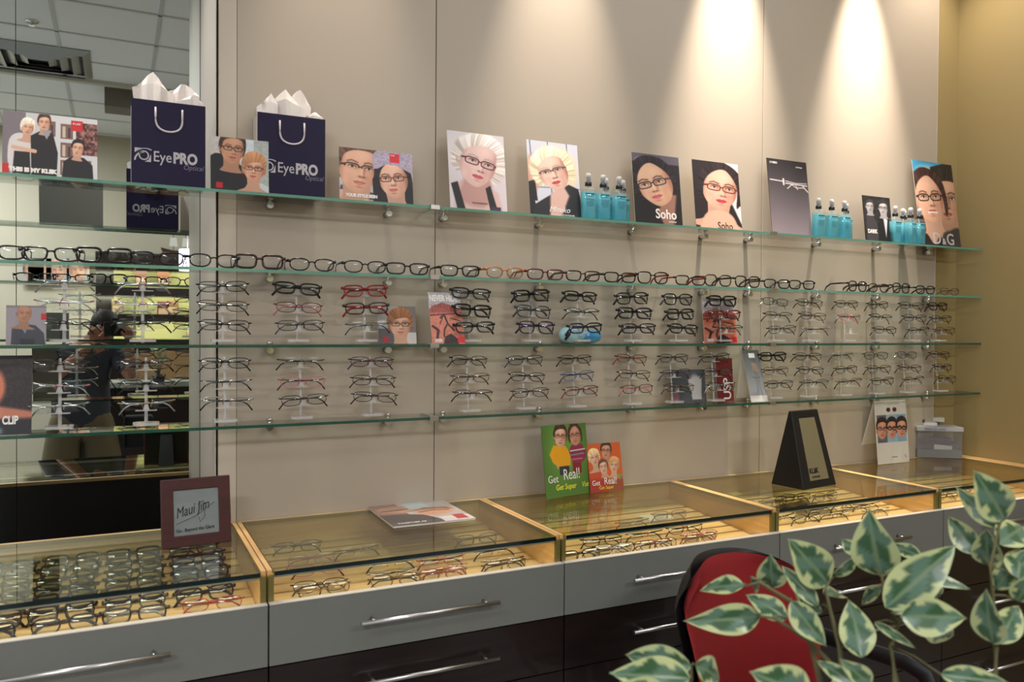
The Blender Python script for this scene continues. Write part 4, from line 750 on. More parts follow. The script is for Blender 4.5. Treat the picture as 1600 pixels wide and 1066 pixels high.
# ================================================================ counter-top things
# red-brown frame with a silver card
a = at_z(264, 859, ZT); b = at_z(352, 848, ZT); w = .166; yaw = math.atan2(b.y-a.y, b.x-a.x); mid = (a+b)/2
t = thing('picture_frame', 'red brown wooden frame with silver card and dark signature, on the first counter', 'picture frame', (mid.x, mid.y, ZT+.0008), (R(-9), 0, yaw)); m_maho = woodmat('mahogany', (52, 16, 18), (66, 22, 22), 5, .45, 'X', 0)
h = .170; f = .029
fr = MB(); O_ = [(-w/2, 0), (w/2, 0), (w/2, h), (-w/2, h)]; I_ = [(-w/2+f, f), (w/2-f, f), (w/2-f, h-f), (-w/2+f, h-f)]
fr.add([(x, y, z) for y in (0, .014) for L_ in (O_, I_) for x, z in L_], [q for a_ in range(4) for b_ in ((a_+1) % 4,) for q in ((a_, b_, 4+b_, 4+a_), (8+a_, 12+a_, 12+b_, 8+b_), (a_, 8+a_, 8+b_, b_), (4+a_, 4+b_, 12+b_, 12+a_))])
bevel(fr.obj('frame', m_maho, t), .002)
MB().box(-w/2+f-.002, w/2-f+.002, .004, .006, f-.002, h-f+.002).obj('silver_card', pbr('silver_card', (140, 150, 156), .3, metal=.5, bump=.5, bscale=25), t)
MB().box(-w/2+.008, w/2-.008, .0142, .016, .008, h-.008).obj('backing', m_black, t)
MB().add([(-.022, .0165, h*.75), (.022, .0165, h*.75), (.028, .075, .014), (-.028, .075, .014), (-.022, .0195, h*.75), (.022, .0195, h*.75), (.028, .078, .014), (-.028, .078, .014)], [(0, 1, 2, 3), (7, 6, 5, 4), (0, 3, 7, 4), (1, 5, 6, 2), (2, 6, 7, 3), (0, 4, 5, 1)]).obj('easel_leg', m_black, t)
text('Maui Jim', .036, m_txtk, t, (-w/2+f+.006, .0035, h*.42), (R(90), R(-14), 0), shear=.5, sx=.66); text('Go . Beyond the Glare', .0115, m_txtk, t, (-w/2+f+.005, .0035, f+.008), (R(90), R(-2), 0), sx=.86, bold=.0002)
MB().tube([(-w/2+f+.006, .0036, h*.34), (0, .0036, h*.44), (w/2-f-.01, .0036, h*.62)], .0006, n=5).tube([(.004, .0036, h*.60), (.018, .0036, h*.66), (.02, .0036, h*.42), (.008, .0036, h*.34), (.006, .0036, h*.42)], .0006, n=5).obj('signature_stroke', m_txtk, t)
# magazine
A_ = at_z(571, 791, ZT+.004); B_ = at_z(696, 783, ZT+.004); D_ = at_z(615, 824, ZT+.004); C_ = at_z(741, 811, ZT+.004)
w = ((B_-A_).length+(C_-D_).length)/2; hh = ((D_-A_).length+(C_-B_).length)/2; yaw = math.atan2((C_-D_).y, (C_-D_).x)
a = Art(w/hh, (196, 186, 184), 150); k = w/hh; a.rect(0, 0, .35*k, .6, (150, 110, 96)); a.ell(.3*k, .30, .28*k, .16, (206, 150, 126), 4, .06); a.line([(.08*k, .34), (.5*k, .30)], .03, (60, 30, 30), .02); a.rect(.42*k, 0, .7*k, .35, (196, 210, 214), .04)
a.poly([(0, .5), (.25*k, .52), (.5*k, .62), (.7*k, 1), (0, 1)], (52, 50, 56)); a.ell(.68*k, .52, .24*k, .16, (214, 156, 124), -6, .06); a.line([(.5*k, .5), (.68*k, .46), (.86*k, .5)], .03, (70, 36, 34), .02); a.poly([(.44*k, .42), (.62*k, .3), (.9*k, .36), (.95*k, .5), (.8*k, .42)], (150, 100, 66), .03)
a.rect(.62*k, .78, 1*k, 1, (232, 226, 222)); a.rect(.8*k, .74, .94*k, .94, (196, 40, 54)); a.rect(0, .86, .62*k, 1, (96, 88, 92), .03, .6)
m0 = (A_+B_+C_+D_)/4; t = thing('magazine', 'glossy magazine with two faces lying on the second counter', 'magazine', (m0.x, m0.y, ZT+.0006), (0, 0, yaw))
MB().box(-w/2+.001, w/2-.001, -hh/2+.001, hh/2-.001, 0, .0045).obj('pages', m_white, t); MB().box(-w/2, w/2, -hh/2, hh/2, .0047, .0052).obj('cover', m_white, t)
me = a.mesh('printed_picture', w, hh, vcolmat('glossy_print', .2, .5), 0); o = link('printed_picture', me, t, (0, -hh/2, .0055), (R(-90), 0, 0)); text('TOGETHER AS', .013, m_txtw, t, (-w*.42, -hh*.43, .0057), (0, 0, 0), bold=.0003)
# small white card inside the third counter
A_ = at_z(1027, 795, .905); t = thing('product_card', 'small white card with a black emblem lying inside the third counter', 'card', (A_.x, A_.y, tray_z(A_.y)+.0012), (R(-2.5)*-1, 0, R(4)))
MB().box(-.055, .055, -.036, .036, 0, .001).obj('card', m_white, t); MB().prism([(-.012, -.008), (-.004, -.002), (.012, .012), (.004, .012), (-.004, .006), (-.016, .010), (-.008, .0)], 0, .0006, M=Matrix.Translation((0, .002, .0017)) @ Matrix.Rotation(R(90), 4, 'X').inverted() if False else Matrix(((1, 0, 0, 0), (0, 0, 1, 0), (0, 1, 0, .0012), (0, 0, 0, 1)))).obj('emblem', m_txtk, t); text('EYEWEAR', .007, m_txtk, t, (-.018, -.02, .0014), (0, 0, 0))
# black pyramid display with a mirror strip
PF = [at_z(1211, 756, ZT), at_z(1256, 767, ZT), at_z(1307, 758, ZT)]
t = thing('mirror_display', 'black tapering counter display with a narrow mirror and KLiiK lettering', 'display', (PF[1].x, PF[1].y, ZT+.0008), (0, 0, 0))
ex = (PF[2]-PF[1]); wf = ex.length; yaw = math.atan2(ex.y, ex.x); t.rotation_euler = (0, 0, yaw); dl = (PF[0]-PF[1]); inv = Matrix.Rotation(-yaw, 4, 'Z'); q = inv @ dl
H = at_y(1262, 642, PF[1].y+.06).z-ZT; wt = wf*.80; dx = (wf-wt)*.3; depth = max(.12, q.y); cy = depth/2
py = MB(); base = [(0, 0, 0), (wf, 0, 0), (wf, depth, 0), (0, depth, 0)]; top = [(dx, cy-.006, H), (dx+wt, cy-.006, H), (dx+wt, cy+.006, H), (dx, cy+.006, H)]
py.add(base+top, [(0, 3, 2, 1), (4, 5, 6, 7), (0, 1, 5, 4), (1, 2, 6, 5), (2, 3, 7, 6), (3, 0, 4, 7)]); bevel(py.obj('body', pbr('satin_black', (20, 20, 22), .3), t), .003)
fa = math.atan2(cy-.006, H); L = math.hypot(cy-.006, H); Mf = Matrix.Translation((wf/2, 0, 0)) @ Matrix.Rotation(-fa, 4, 'X')
mm = MB().add([Mf @ Vector(v) for v in ((-wf*.27+dx*.0, -.0012, L*.10), (wf*.30, -.0012, L*.10), (wf*.20, -.0012, L*.90), (-wf*.27, -.0012, L*.90))]+[Mf @ Vector(v) for v in ((-wf*.27, .0, L*.10), (wf*.30, .0, L*.10), (wf*.20, .0, L*.90), (-wf*.27, 0, L*.90))], [(0, 1, 2, 3), (7, 6, 5, 4), (0, 4, 5, 1), (1, 5, 6, 2), (2, 6, 7, 3), (3, 7, 4, 0)])
mm.obj('mirror_panel', pbr('bright_mirror', (230, 236, 236), .03, metal=1), t)
text('KLiiK', .026, m_txtk, t, Mf @ Vector((-wf*.25, -.0016, L*.19)), (R(90)-fa, 0, 0), bold=.0008, sx=.9); text('DENMARK', .010, m_txtk, t, Mf @ Vector((-wf*.2, -.0016, L*.13)), (R(90)-fa, 0, 0))
# white folded leaflet stand with three faces
a_ = at_z(1372, 727, ZT); b_ = at_z(1421, 722, ZT); w = (b_-a_).length; yaw = math.atan2((b_-a_).y, (b_-a_).x); mid = (a_+b_)/2; Hh = at_y(1390, 626, mid.y+.02).z-ZT
t = thing('leaflet_display', 'white folded leaflet display with three portraits on the fourth counter', 'display', (mid.x, mid.y, ZT+.0012), (R(-5), 0, yaw))
a = Art(w/Hh, (206, 202, 196), 150); k = w/Hh
for i in range(3):
    x0 = (.03+i*.315)*k; a.rect(x0, .22, x0+.31*k, .66, [(86, 96, 108), (140, 170, 190), (120, 160, 184)][i], .004); a.face(x0+.15*k, .45, .15, 4, .3, skin=(206, 150, 126), hair=(44, 30, 30), gl=(24, 20, 24), glw=.12 if i else .06, lip=(170, 80, 80), neck=False)
a.rect(.03*k, .2, .97*k, .22, (206, 202, 196)); a.rect(.03*k, .66, .97*k, 1, (206, 202, 196), .003); a.ell(.42*k, .14, .065*k, .035, (70, 30, 34)); a.ell(.62*k, .14, .065*k, .035, (70, 30, 34)); a.line([(.3*k, .06), (.75*k, .05)], .008, (150, 148, 146)); a.line([(.45*k, .9), (.62*k, .9)], .012, (90, 88, 90)); a.line([(.88*k, .88), (.9*k, .92)], .012, (60, 60, 70))
poly = [(-w/2, 0), (w/2, 0), (w/2, Hh*.3), (w/2+.004, Hh*.5), (w/2-.004, Hh*.8), (w/2, Hh), (-w/2, Hh), (-w/2, Hh*.8), (-w/2+.004, Hh*.5), (-w/2, Hh*.3)]
MB().box(-w/2, w/2, 0, .0018, 0, Hh).obj('front_leaf', m_white, t); link('printed_picture', a.mesh('printed_picture', w*.985, Hh*.99, m_print, -.0005), t)
MB().add([(-w/2, .002, Hh), (w/2, .002, Hh), (w/2, .105, .011), (-w/2, .105, .011), (-w/2, .0035, Hh), (w/2, .0035, Hh), (w/2, .1065, .011), (-w/2, .1065, .011)], [(0, 1, 2, 3), (7, 6, 5, 4), (0, 3, 7, 4), (1, 5, 6, 2), (2, 6, 7, 3), (0, 4, 5, 1)]).obj('rear_leaf', m_white, t)
# acrylic box of leaflets at the corner
a_ = at_z(1433, 715, ZT); b_ = at_z(1503, 717, ZT); w = (b_-a_).length; yaw = math.atan2((b_-a_).y, (b_-a_).x); H = .135; dp = .10
t = thing('leaflet_box', 'clear acrylic box on a grey base, with papers on top, in the right corner', 'box', (a_.x, a_.y, ZT+.0008), (0, 0, yaw))
MB().box(0, w, 0, dp, 0, .036).obj('base', pbr('box_grey', (116, 118, 120), .35), t)
m = MB(); 
for (x0, x1, y0, y1) in ((0, w, 0, .003), (0, w, dp-.003, dp), (0, .003, .003, dp-.003), (w-.003, w, .003, dp-.003)): m.box(x0, x1, y0, y1, .0365, H-.018)
m.obj('clear_sides', thinglass('clear_box_plastic', (.9, .92, .94), haze=.10), t); MB().box(-.004, w+.004, -.004, dp+.004, H-.0175, H).obj('lid', pbr('box_lid', (168, 168, 172), .4), t); text('ESSILOR LENS', .014, pbr('blue_print', (50, 60, 110), .5), t, (w*.16, -.0045, H-.0145))
MB().box(.01, w-.01, .012, dp-.012, .0365, .062).box(.012, w*.8, .02, dp-.02, .0625, .085).obj('stored_leaflets', pbr('mauve_paper', (96, 76, 90), .5), t)
MB().box(w*.38, w*.78, .01, .012, .04, .062, M=Matrix.Rotation(R(4), 4, 'Y')).obj('bright_leaflet', m_white, t)
MBx = MB().box(-.075, .06, -.042, .042, 0, .013); tag(MBx.obj('booklet', [m_white], None, (a_.x+w*.42, a_.y+.05, ZT+H+.0015), (0, 0, yaw+R(5))), 'white booklet lying directly on the clear corner box', 'booklet')
tag(MB().box(-.065, .02, -.04, .04, 0, .013).obj('booklet', pbr('maroon_paper', (88, 46, 44), .5), None, (a_.x+w*.36, a_.y+.05, ZT+H+.0155), (0, 0, yaw-R(6))), 'maroon booklet on the stack over the clear corner box', 'booklet')
tag(MB().box(-.045, .05, -.035, .035, 0, .019).obj('booklet', pbr('cream_paper', (206, 198, 184), .5), None, (a_.x+w*.76, a_.y+.045, ZT+H+.0155), (0, 0, yaw)), 'cream booklet on the right of the stack over the clear corner box', 'booklet')
# ================================================================ red office chair
m_redf = pbr('red_fabric', (128, 16, 20), .85, bump=.3, bscale=1200, var=.05); m_chair = pbr('chair_black', (22, 22, 24), .45)
cp = at_d(1144, 960, 2.02); CHY = R(12)
t = thing('office_chair', 'red upholstered office chair with black shell and armrests before the counters', 'chair', (cp.x, cp.y, 0), (0, 0, CHY))
def backrest(off, mat, nm, gx, th, zt):
    # rounded, curved pad; local x sideways, -y is the sitting side
    m = MB(); nu, nv = 22, 18; W_, Z0, Z1 = .252+gx, .50-gx, zt+gx; fr_, bk = [], []
    for side in (0, 1):
        for j in range(nv+1):
            v = j/nv; z = Z0+(Z1-Z0)*v; e = abs(2*v-1); ww = W_*(1-.10*(1-v))*(1-max(0, e-.72)**2*4.2 if v > .5 else 1-max(0, e-.7)**2*2.2)
            for i in range(nu+1):
                u = 2*i/nu-1; x = ww*u; curve = -.085*u*u-.03*math.sin(math.pi*v)+.10*(v-.2)*.6
                edge = (1-abs(u)**6)*(1-abs(2*v-1)**8); y = off+curve+(th*edge if side == 1 else -th*edge*.35)
                m.v.append((x, y, z-.03*abs(u)**3*(v > .5)))
    n = (nu+1)*(nv+1)
    for j in range(nv):
        for i in range(nu):
            q = j*(nu+1)+i; m.f.append((q, q+1, q+nu+2, q+nu+1)); m.f.append((n+q, n+q+nu+1, n+q+nu+2, n+q+1)); m.m += [0, 0]; m.sm += [True, True]
    ring = [i for i in range(nu+1)]+[(j+1)*(nu+1)-1 for j in range(1, nv+1)]+[nv*(nu+1)+i for i in range(nu-1, -1, -1)]+[j*(nu+1) for j in range(nv-1, 0, -1)]
    for a, b in zip(ring, ring[1:]+ring[:1]): m.f.append((a, n+a, n+b, b)); m.m.append(0); m.sm.append(True)
    return m.obj(nm, mat, t)
backrest(.0, m_redf, 'backrest_cushion', 0, .022, .935); backrest(.026, m_chair, 'backrest_shell', .006, .012, .935)
st = MB(); nr = 28
for z, k in ((.43, .9), (.45, 1.), (.49, 1.), (.505, .93)):
    for i in range(nr): q = 2*math.pi*i/nr; st.v.append((.24*k*math.copysign(abs(math.cos(q))**.55, math.cos(q)), -.27+.235*k*math.copysign(abs(math.sin(q))**.55, math.sin(q)), z))
for j in range(3):
    for i in range(nr): st.f.append((j*nr+i, j*nr+(i+1) % nr, (j+1)*nr+(i+1) % nr, (j+1)*nr+i)); st.m.append(0); st.sm.append(True)
st.f += [tuple(range(nr-1, -1, -1)), tuple(3*nr+i for i in range(nr))]; st.m += [0, 0]; st.sm += [False, False]; st.obj('seat', m_redf, t)
MB().box(-.03, .03, -.04, .06, .40, .41).tube([(0, -.2, .415), (0, .02, .41), (0, .085, .44), (0, .085, .62)], .028, .009, 8).obj('back_bracket', m_chair, t)
for sx in (-1, 1):
    MB().tube([(sx*.23, .0, .45), (sx*.275, .0, .50), (sx*.285, .0, .64), (sx*.285, -.02, .685), (sx*.285, -.06, .70), (sx*.285, -.30, .70), (sx*.285, -.345, .685), (sx*.285, -.365, .64), (sx*.28, -.37, .52), (sx*.24, -.36, .45)], .022, .010, 10, up=(1, 0, 0)).obj('armrest', m_chair, t)
MB().cyl((0, -.25, .10), (0, -.25, .42), .028, 16).obj('gas_column', m_chair, t)
for k in range(5):
    a = R(72*k+20); l = MB().tube([(0, -.25, .11), (.15*math.cos(a), -.25+.15*math.sin(a), .10), (.29*math.cos(a), -.25+.29*math.sin(a), .065)], [.024, .02, .015], None, 8).obj('base_leg', m_chair, t)
    MB().cyl((.285*math.cos(a)-.012, -.25+.285*math.sin(a), .026), (.285*math.cos(a)+.012, -.25+.285*math.sin(a), .026), .025, 14).obj('caster', m_black, l)
# ================================================================ variegated ficus in the foreground
m_leaf = vcolmat('variegated_leaf', .32, .1); m_stem = pbr('ficus_stem', (104, 100, 66), .7); m_bark = pbr('ficus_bark', (92, 82, 60), .8, bump=.5, bscale=90)
def leafmesh(seed):
    rr = random.Random(seed); m = MB(); nu, nv = 22, 12; cols = []; ph = [rr.uniform(0, 6.28) for _ in range(6)]; cur = rr.uniform(.10, .3); tw = rr.uniform(-.25, .25)
    for i in range(nu+1):
        s = i/nu; wd = .24*math.sin(math.pi*min(1, s*1.02)**.82)**.85*(1-.18*s); wd = max(wd, .004) if s < .93 else max(.003, wd*.8)
        for j in range(-nv//2, nv//2+1):
            v = j/(nv/2); x = v*wd; z = .35*abs(x)*.8-cur*s*s+.012*math.sin(9*s+ph[0])*v; y = s
            c_, s_ = math.cos(tw*s), math.sin(tw*s); m.v.append((x*c_-z*s_, y, x*s_+z*c_))
            lim = .66+.14*math.sin(17*s+ph[1]+(1 if v > 0 else 0)*ph[2])+.10*math.sin(31*s+ph[3])+.08*math.sin(7*s+ph[4]*(1 if v > 0 else 2)); e = 1 if abs(v) < lim*(1-max(0, s-.8)*1.2) else 0
            g = (62, 98, 66) if math.sin(11*s+v*3+ph[5]) > .1 else (96, 128, 108); cr = (196, 206, 150) if not e else g
            if abs(v) < .01: cr = (122, 146, 110)
            cols.append(cr)
    for i in range(nu):
        for j in range(nv): q = i*(nv+1)+j; m.f.append((q, q+1, q+nv+2, q+nv+1)); m.m.append(0); m.sm.append(True)
    me = m.mesh('leaf', m_leaf); at = me.color_attributes.new('Col', 'FLOAT_COLOR', 'POINT')
    at.data.foreach_set('color', np.array([(*s2l(c), 1) for c in cols], np.float32).ravel()); return me
LM = [leafmesh(k) for k in range(8)]
# base px, tip px, width factor, distance, roll
LV = [((1163, 916), (1089, 912), .72, 1.22, 20), ((1188, 963), (1082, 975), .62, 1.2, -15), ((1230, 968), (1166, 924), .8, 1.16, 10), ((1208, 918), (1202, 872), 1.0, 1.24, -10), ((1278, 948), (1222, 880), .55, 1.2, 25), ((1294, 912), (1238, 846), .9, 1.2, 5), ((1285, 958), (1232, 918), .6, 1.22, -20),
      ((1236, 940), (1290, 1012), .85, 1.12, 8), ((1346, 1028), (1330, 934), .95, 1.10, 0), ((1378, 900), (1352, 812), 1.0, 1.18, -6), ((1342, 868), (1312, 838), .8, 1.25, 12), ((1305, 900), (1342, 872), .6, 1.22, 30), ((1288, 930), (1330, 920), .7, 1.2, -30), ((1384, 950), (1494, 852), .72, 1.1, 0),
      ((1392, 958), (1478, 902), .42, 1.12, 30), ((1444, 903), (1516, 918), .5, 1.2, -20), ((1378, 918), (1336, 944), .6, 1.22, 15), ((1408, 963), (1512, 966), 1.05, 1.06, 0), ((1438, 976), (1508, 1008), .55, 1.12, 20), ((1366, 972), (1432, 1014), .35, 1.14, 0), ((1562, 824), (1490, 764), .62, 1.16, 0),
      ((1570, 812), (1528, 740), .85, 1.12, 12), ((1528, 866), (1478, 806), .85, 1.2, 0), ((1544, 884), (1540, 832), .9, 1.2, 0), ((1560, 850), (1612, 812), .9, 1.14, 0), ((1556, 920), (1604, 860), .7, 1.16, 10), ((1590, 905), (1600, 850), 1.1, 1.12, 0), ((1552, 1006), (1536, 928), .75, 1.08, -20),
      ((1558, 1006), (1602, 936), .7, 1.08, 20), ((1590, 940), (1612, 900), .9, 1.12, 0), ((1440, 870), (1388, 848), .7, 1.24, 0), ((1470, 1054), (1580, 1068), .6, 1.0, 0), ((1338, 1068), (1272, 1032), .6, 1.05, 0), ((1360, 1070), (1326, 1040), .7, 1.02, 20), ((1080, 1042), (972, 1024), .75, 1.06, 0),
      ((1078, 1060), (958, 1052), .7, 1.04, 15), ((1086, 1040), (1142, 1062), .85, 1.06, 0), ((1268, 1090), (1180, 1052), .9, 1.0, 10), ((1300, 1085), (1342, 1030), .5, 1.05, 0), ((1040, 1085), (966, 1072), .7, 1.0, 0), ((1186, 908), (1168, 922), .9, 1.22, 10), ((1470, 930), (1446, 912), .6, 1.25, 0)]
pot = Vector((at_d(1330, 1066, 1.15).x, at_d(1330, 1066, 1.15).y, 0))
fic = thing('variegated_ficus', 'cream edged variegated ficus with many stems in the right foreground', 'plant', (pot.x, pot.y, 0))
pt = (MB().lathe([(.12, 0), (.155, .01), (.185, .30), (.195, .31), (.195, .335), (.175, .335), (.170, .30), (.06, .295)], 32).obj('plant_pot', pbr('pot_grey', (70, 70, 72), .6), fic))
def place_leaf(bp, tp, wf, d, roll, k, par, origin, LMs=LM):
    b = at_d(*bp, d); e = at_d(*tp, d*(.97 if k % 2 else 1.03)); ax = (e-b); L = ax.length; ax.normalize(); toc = (C_P-b).normalized()
    nrm = (toc-ax*toc.dot(ax)).normalized(); nrm = (Matrix.Rotation(R(roll+rnd.uniform(-12, 12)), 3, ax) @ nrm).normalized(); sd = ax.cross(nrm).normalized()
    M = Matrix((sd, ax, nrm)).transposed().to_4x4(); o = link('leaf', LMs[k % len(LMs)], par); o.rotation_euler = M.to_euler(); o.location = b-origin; o.scale = (L*wf*1.42, L, L); return b
HUB = {0: ((1316, 1066), 1.12), 1: ((1392, 1040), 1.12), 2: ((1556, 1070), 1.08), 3: ((1090, 1090), 1.04)}
bases = []
for k, (bp, tp, wf, d, roll) in enumerate(LV): bases.append((bp, place_leaf(bp, tp, wf, d, roll, k, fic, pot)))
def stem(pts, r0, r1, mt=None):
    n = len(pts); MB().tube([Vector(p)-pot for p in pts], [r0+(r1-r0)*i/(n-1) for i in range(n)], None, 7).obj('stem', mt or m_stem, fic)
trunk = {}
SP = [((1316, 1066), 1.12, [(1312, 1010), (1296, 950), (1290, 920)]), ((1400, 1066), 1.12, [(1392, 1010), (1404, 975), (1384, 930), (1378, 902)]), ((1556, 1066), 1.09, [(1556, 1010), (1550, 930), (1548, 886), (1560, 826)]), ((1070, 1090), 1.05, [(1080, 1062), (1080, 1042)]), ((1360, 1100), 1.14, [(1320, 1060), (1262, 1000), (1210, 966), (1188, 963)]), ((1290, 1100), 1.16, [(1262, 985), (1236, 940), (1186, 910), (1164, 916)])]
for (bp, d, L) in SP:
    b = at_d(*bp, d); foot = Vector((pot.x+(b.x-pot.x)*.12, pot.y+(b.y-pot.y)*.12, .29)); stem([foot, foot.lerp(b, .5)+Vector((.01, .02, .0)), b]+[at_d(*p, d*1.01) for p in L], .0065, .0016)
NODES = [(p, d) for (bp, d, L) in SP for p in L]
for (bp, b) in bases:
    p, d = min(NODES, key=lambda q: (q[0][0]-bp[0])**2+(q[0][1]-bp[1])**2); e = at_d(*p, d*1.01)
    if (e-b).length > .004: stem([e, e.lerp(b, .5)+Vector((0, 0, .004)), b], .0015, .0010)
# ================================================================ photographer with camera, seen in the mirror
m_skin = pbr('skin', (176, 124, 96), .5); m_tee = pbr('grey_tee', (62, 66, 74), .85); m_short = pbr('khaki_shorts', (112, 100, 74), .85, bump=.3, bscale=60); m_hair = pbr('dark_hair', (36, 28, 24), .7); m_shoe = pbr('dark_shoe', (40, 38, 38), .6)
P0 = Vector((-.20, -CAM_D-.30, 0)); ps = thing('person', 'person in grey tee and khaki shorts photographing, reflected in the mirror', 'person', P0)
HC = Vector((.135, .085, 1.50))      # head centre, local
V = [(0, 0, .93), (0, .01, 1.05), (.01, .0, 1.20), (.02, .0, 1.33), (.05, .02, 1.41), (.10, .05, 1.45), tuple(HC), (.13, .085, 1.58),
     (-.16, .0, 1.335), (-.20, .13, 1.13), (.06, .235, 1.395), (.20, .02, 1.335), (.31, .15, 1.16), (.27, .245, 1.40),
     (-.10, 0, .88), (-.13, .02, .50), (-.14, -.02, .11), (-.14, .07, .05), (.10, 0, .88), (.14, .03, .50), (.16, .0, .11), (.17, .09, .05)]
E_ = [(0, 1), (1, 2), (2, 3), (3, 4), (4, 5), (5, 6), (6, 7), (3, 8), (8, 9), (9, 10), (3, 11), (11, 12), (12, 13), (0, 14), (14, 15), (15, 16), (16, 17), (0, 18), (18, 19), (19, 20), (20, 21)]
RD = [(.12, .09), (.135, .10), (.15, .11), (.14, .09), .06, .058, (.082, .10), (.07, .075), .062, .045, .028, .062, .045, .028, .09, .058, .042, .045, .09, .058, .042, .045]
skin_obj('body', V, E_, RD, m_skin, ps)
VT = [(0, 0, .74), (0, .01, 1.05), (.01, .0, 1.20), (.02, .0, 1.33), (.04, .01, 1.40), (-.16, .0, 1.335), (-.19, .09, 1.20), (.20, .02, 1.335), (.28, .11, 1.21)]
skin_obj('shirt', VT, [(0, 1), (1, 2), (2, 3), (3, 4), (3, 5), (5, 6), (3, 7), (7, 8)], [(.19, .15), (.185, .145), (.18, .135), (.16, .115), .07, .078, .072, .078, .072], m_tee, ps)
VS = [(0, 0, 1.02), (0, 0, .90), (-.10, 0, .82), (-.13, .02, .47), (.10, 0, .82), (.14, .03, .47)]
skin_obj('shorts', VS, [(0, 1), (1, 2), (2, 3), (1, 4), (4, 5)], [(.18, .145), (.185, .15), .13, .125, .13, .125], m_short, ps)
def ellip(nm, c, r, mat, par, n=20, z0=-1.0):
    m = MB(); pr = []
    for i in range(n//2+1):
        a = -math.pi/2+math.pi*i/(n//2); s = math.sin(a)
        if s < z0: continue
        pr.append((max(.001, math.cos(a)), s))
    m.lathe([(p[0], p[1]*r[2]) for p in pr], n, sx=r[0], sy=r[1]); return m.obj(nm, mat, par, c)
ellip('hair', HC+Vector((0, -.018, .035)), (.083, .10, .088), m_hair, ps, z0=-.35)
for sx in (-1, 1):
    ellip('ear', HC+Vector((sx*.08, -.005, -.005)), (.010, .02, .032), m_skin, ps, 12); ellip('eye', HC+Vector((sx*.032, .083, .012)), (.013, .012, .010), pbr('eye_white', (220, 215, 210), .3), ps, 12); MB().tube([HC+Vector((sx*.015, .092, .032)), HC+Vector((sx*.048, .085, .034))], .004, n=6).obj('eyebrow', m_hair, ps)
MB().tube([HC+Vector((0, .088, .012)), HC+Vector((0, .108, -.022)), HC+Vector((0, .096, -.032))], [.008, .013, .008], n=8).obj('nose', m_skin, ps)
MB().tube([HC+Vector((-.024, .088, -.058)), HC+Vector((0, .095, -.056)), HC+Vector((.024, .088, -.058))], [.003, .006, .003], n=6).obj('mouth', pbr('lips', (140, 80, 74), .5), ps)
def hand(c, sx):
    h_ = []
    c = Vector(c); vs = [tuple(c), tuple(c+Vector((0, .035, .02)))]; ed = [(0, 1)]; rd = [.024, (.034, .018)]
    for k, (dx, ln) in enumerate(((-.024, .9), (-.008, 1.), (.008, .95), (.023, .78))):
        b = c+Vector((dx, .05, .03)); i = len(vs); vs += [tuple(b), tuple(b+Vector((sx*.006, .024*ln, .018*ln))), tuple(b+Vector((-sx*.012, .034*ln, .040*ln))), tuple(b+Vector((-sx*.026, .030*ln, .052*ln)))]
        ed += [(1, i), (i, i+1), (i+1, i+2), (i+2, i+3)]; rd += [.0095, .009, .008, .007]
    i = len(vs); vs += [tuple(c+Vector((-sx*.03, .02, .02))), tuple(c+Vector((-sx*.048, .035, .035))), tuple(c+Vector((-sx*.055, .05, .05)))]; ed += [(0, i), (i, i+1), (i+1, i+2)]; rd += [.012, .010, .008]
    skin_obj('hand', vs, ed, rd, m_skin, ps, 2)
hand((.075, .205, 1.42), -1); hand((.285, .205, 1.43), 1)
for sx in (-1, 1): MB().box(-.045, .045, -.10, .15, 0, .085).obj('shoe', m_shoe, ps, (sx*.15+.01, .0, 0)).modifiers.new('b', 'BEVEL').width = .03
cm_ = thing('camera', 'black camera held at the photographer\'s eye, reflected in the mirror', 'camera', (.0, -CAM_D-.05, CAM_H-.012))
bevel(MB().box(-.07, .07, -.075, -.02, -.048, .045).box(-.025, .03, -.07, -.02, .045, .07).obj('camera_body', m_black, cm_), .006)
MB().cyl((0, -.022, .0), (0, .038, .0), .036, 24, r1=.034).obj('lens_barrel', m_blackg, cm_)
bg = MB().box(-.09, .09, -.05, .05, -.11, .11).obj('shoulder_bag', pbr('bag_black', (16, 16, 18), .7), None, (P0.x+.34, P0.y-.02, .80)); tag(bg, 'black shoulder bag at the photographer\'s hip in the mirror', 'bag'); bevel(bg, .02, 3)
MB().tube([(-.09, 0, .10), (-.14, .085, .30), (-.30, .06, .56), (-.44, 0, .62), (-.46, -.10, .54), (-.30, -.16, .32), (-.10, -.05, .10)], .012, .003, 6).obj('strap', m_black, bg)
# ================================================================ the far side of the room, seen in the mirror
YB = YF+.02; m_lit = pbr('lit_niche_wall', (226, 222, 160), .6); m_shelfw = pbr('far_counter', (150, 152, 138), .5)
def mpos(px, py, y):      # point on the plane y whose mirror image falls on a pixel
    d = ray(px, py); s = (2*MY-y+CAM_D)/d.y; p = C_P+d*s; return Vector((p.x, y, p.z))
# lit wall display: dark fascia boards with glowing niches
t = thing('wall_display', 'dark wood wall display with two lit niches, far side of the room in the mirror', 'display cabinet', (0, YB, 0))
x0 = mpos(149, 420, YB+.3).x; x1 = 2.2; zf = lambda py: mpos(230, py, YB+.3).z
MB().box(x0, x1, .0, .05, 0, zf(396)).obj('back_board', m_dark, t)
for (a, b) in ((396, 423), (445, 463), (491, 503), (530, 640)): MB().box(x0, x1, .05, .30, zf(b), zf(a)).obj('fascia_board', m_dark, t)
for (a, b) in ((423, 445), (463, 491), (503, 530)):
    MB().box(x0+.16*(a > 420), x1, .052, .06, zf(b), zf(a)).obj('niche_back', m_lit, t)
    light('AREA', 'niche_lamp', ((x0+x1)/2-.4, YB+.27, zf(a)-.01), 5, (1, .95, .7), ((x0+x1)/2-.4, YB+.06, zf(b)), shape='RECTANGLE', size=1.8, size_y=.03)
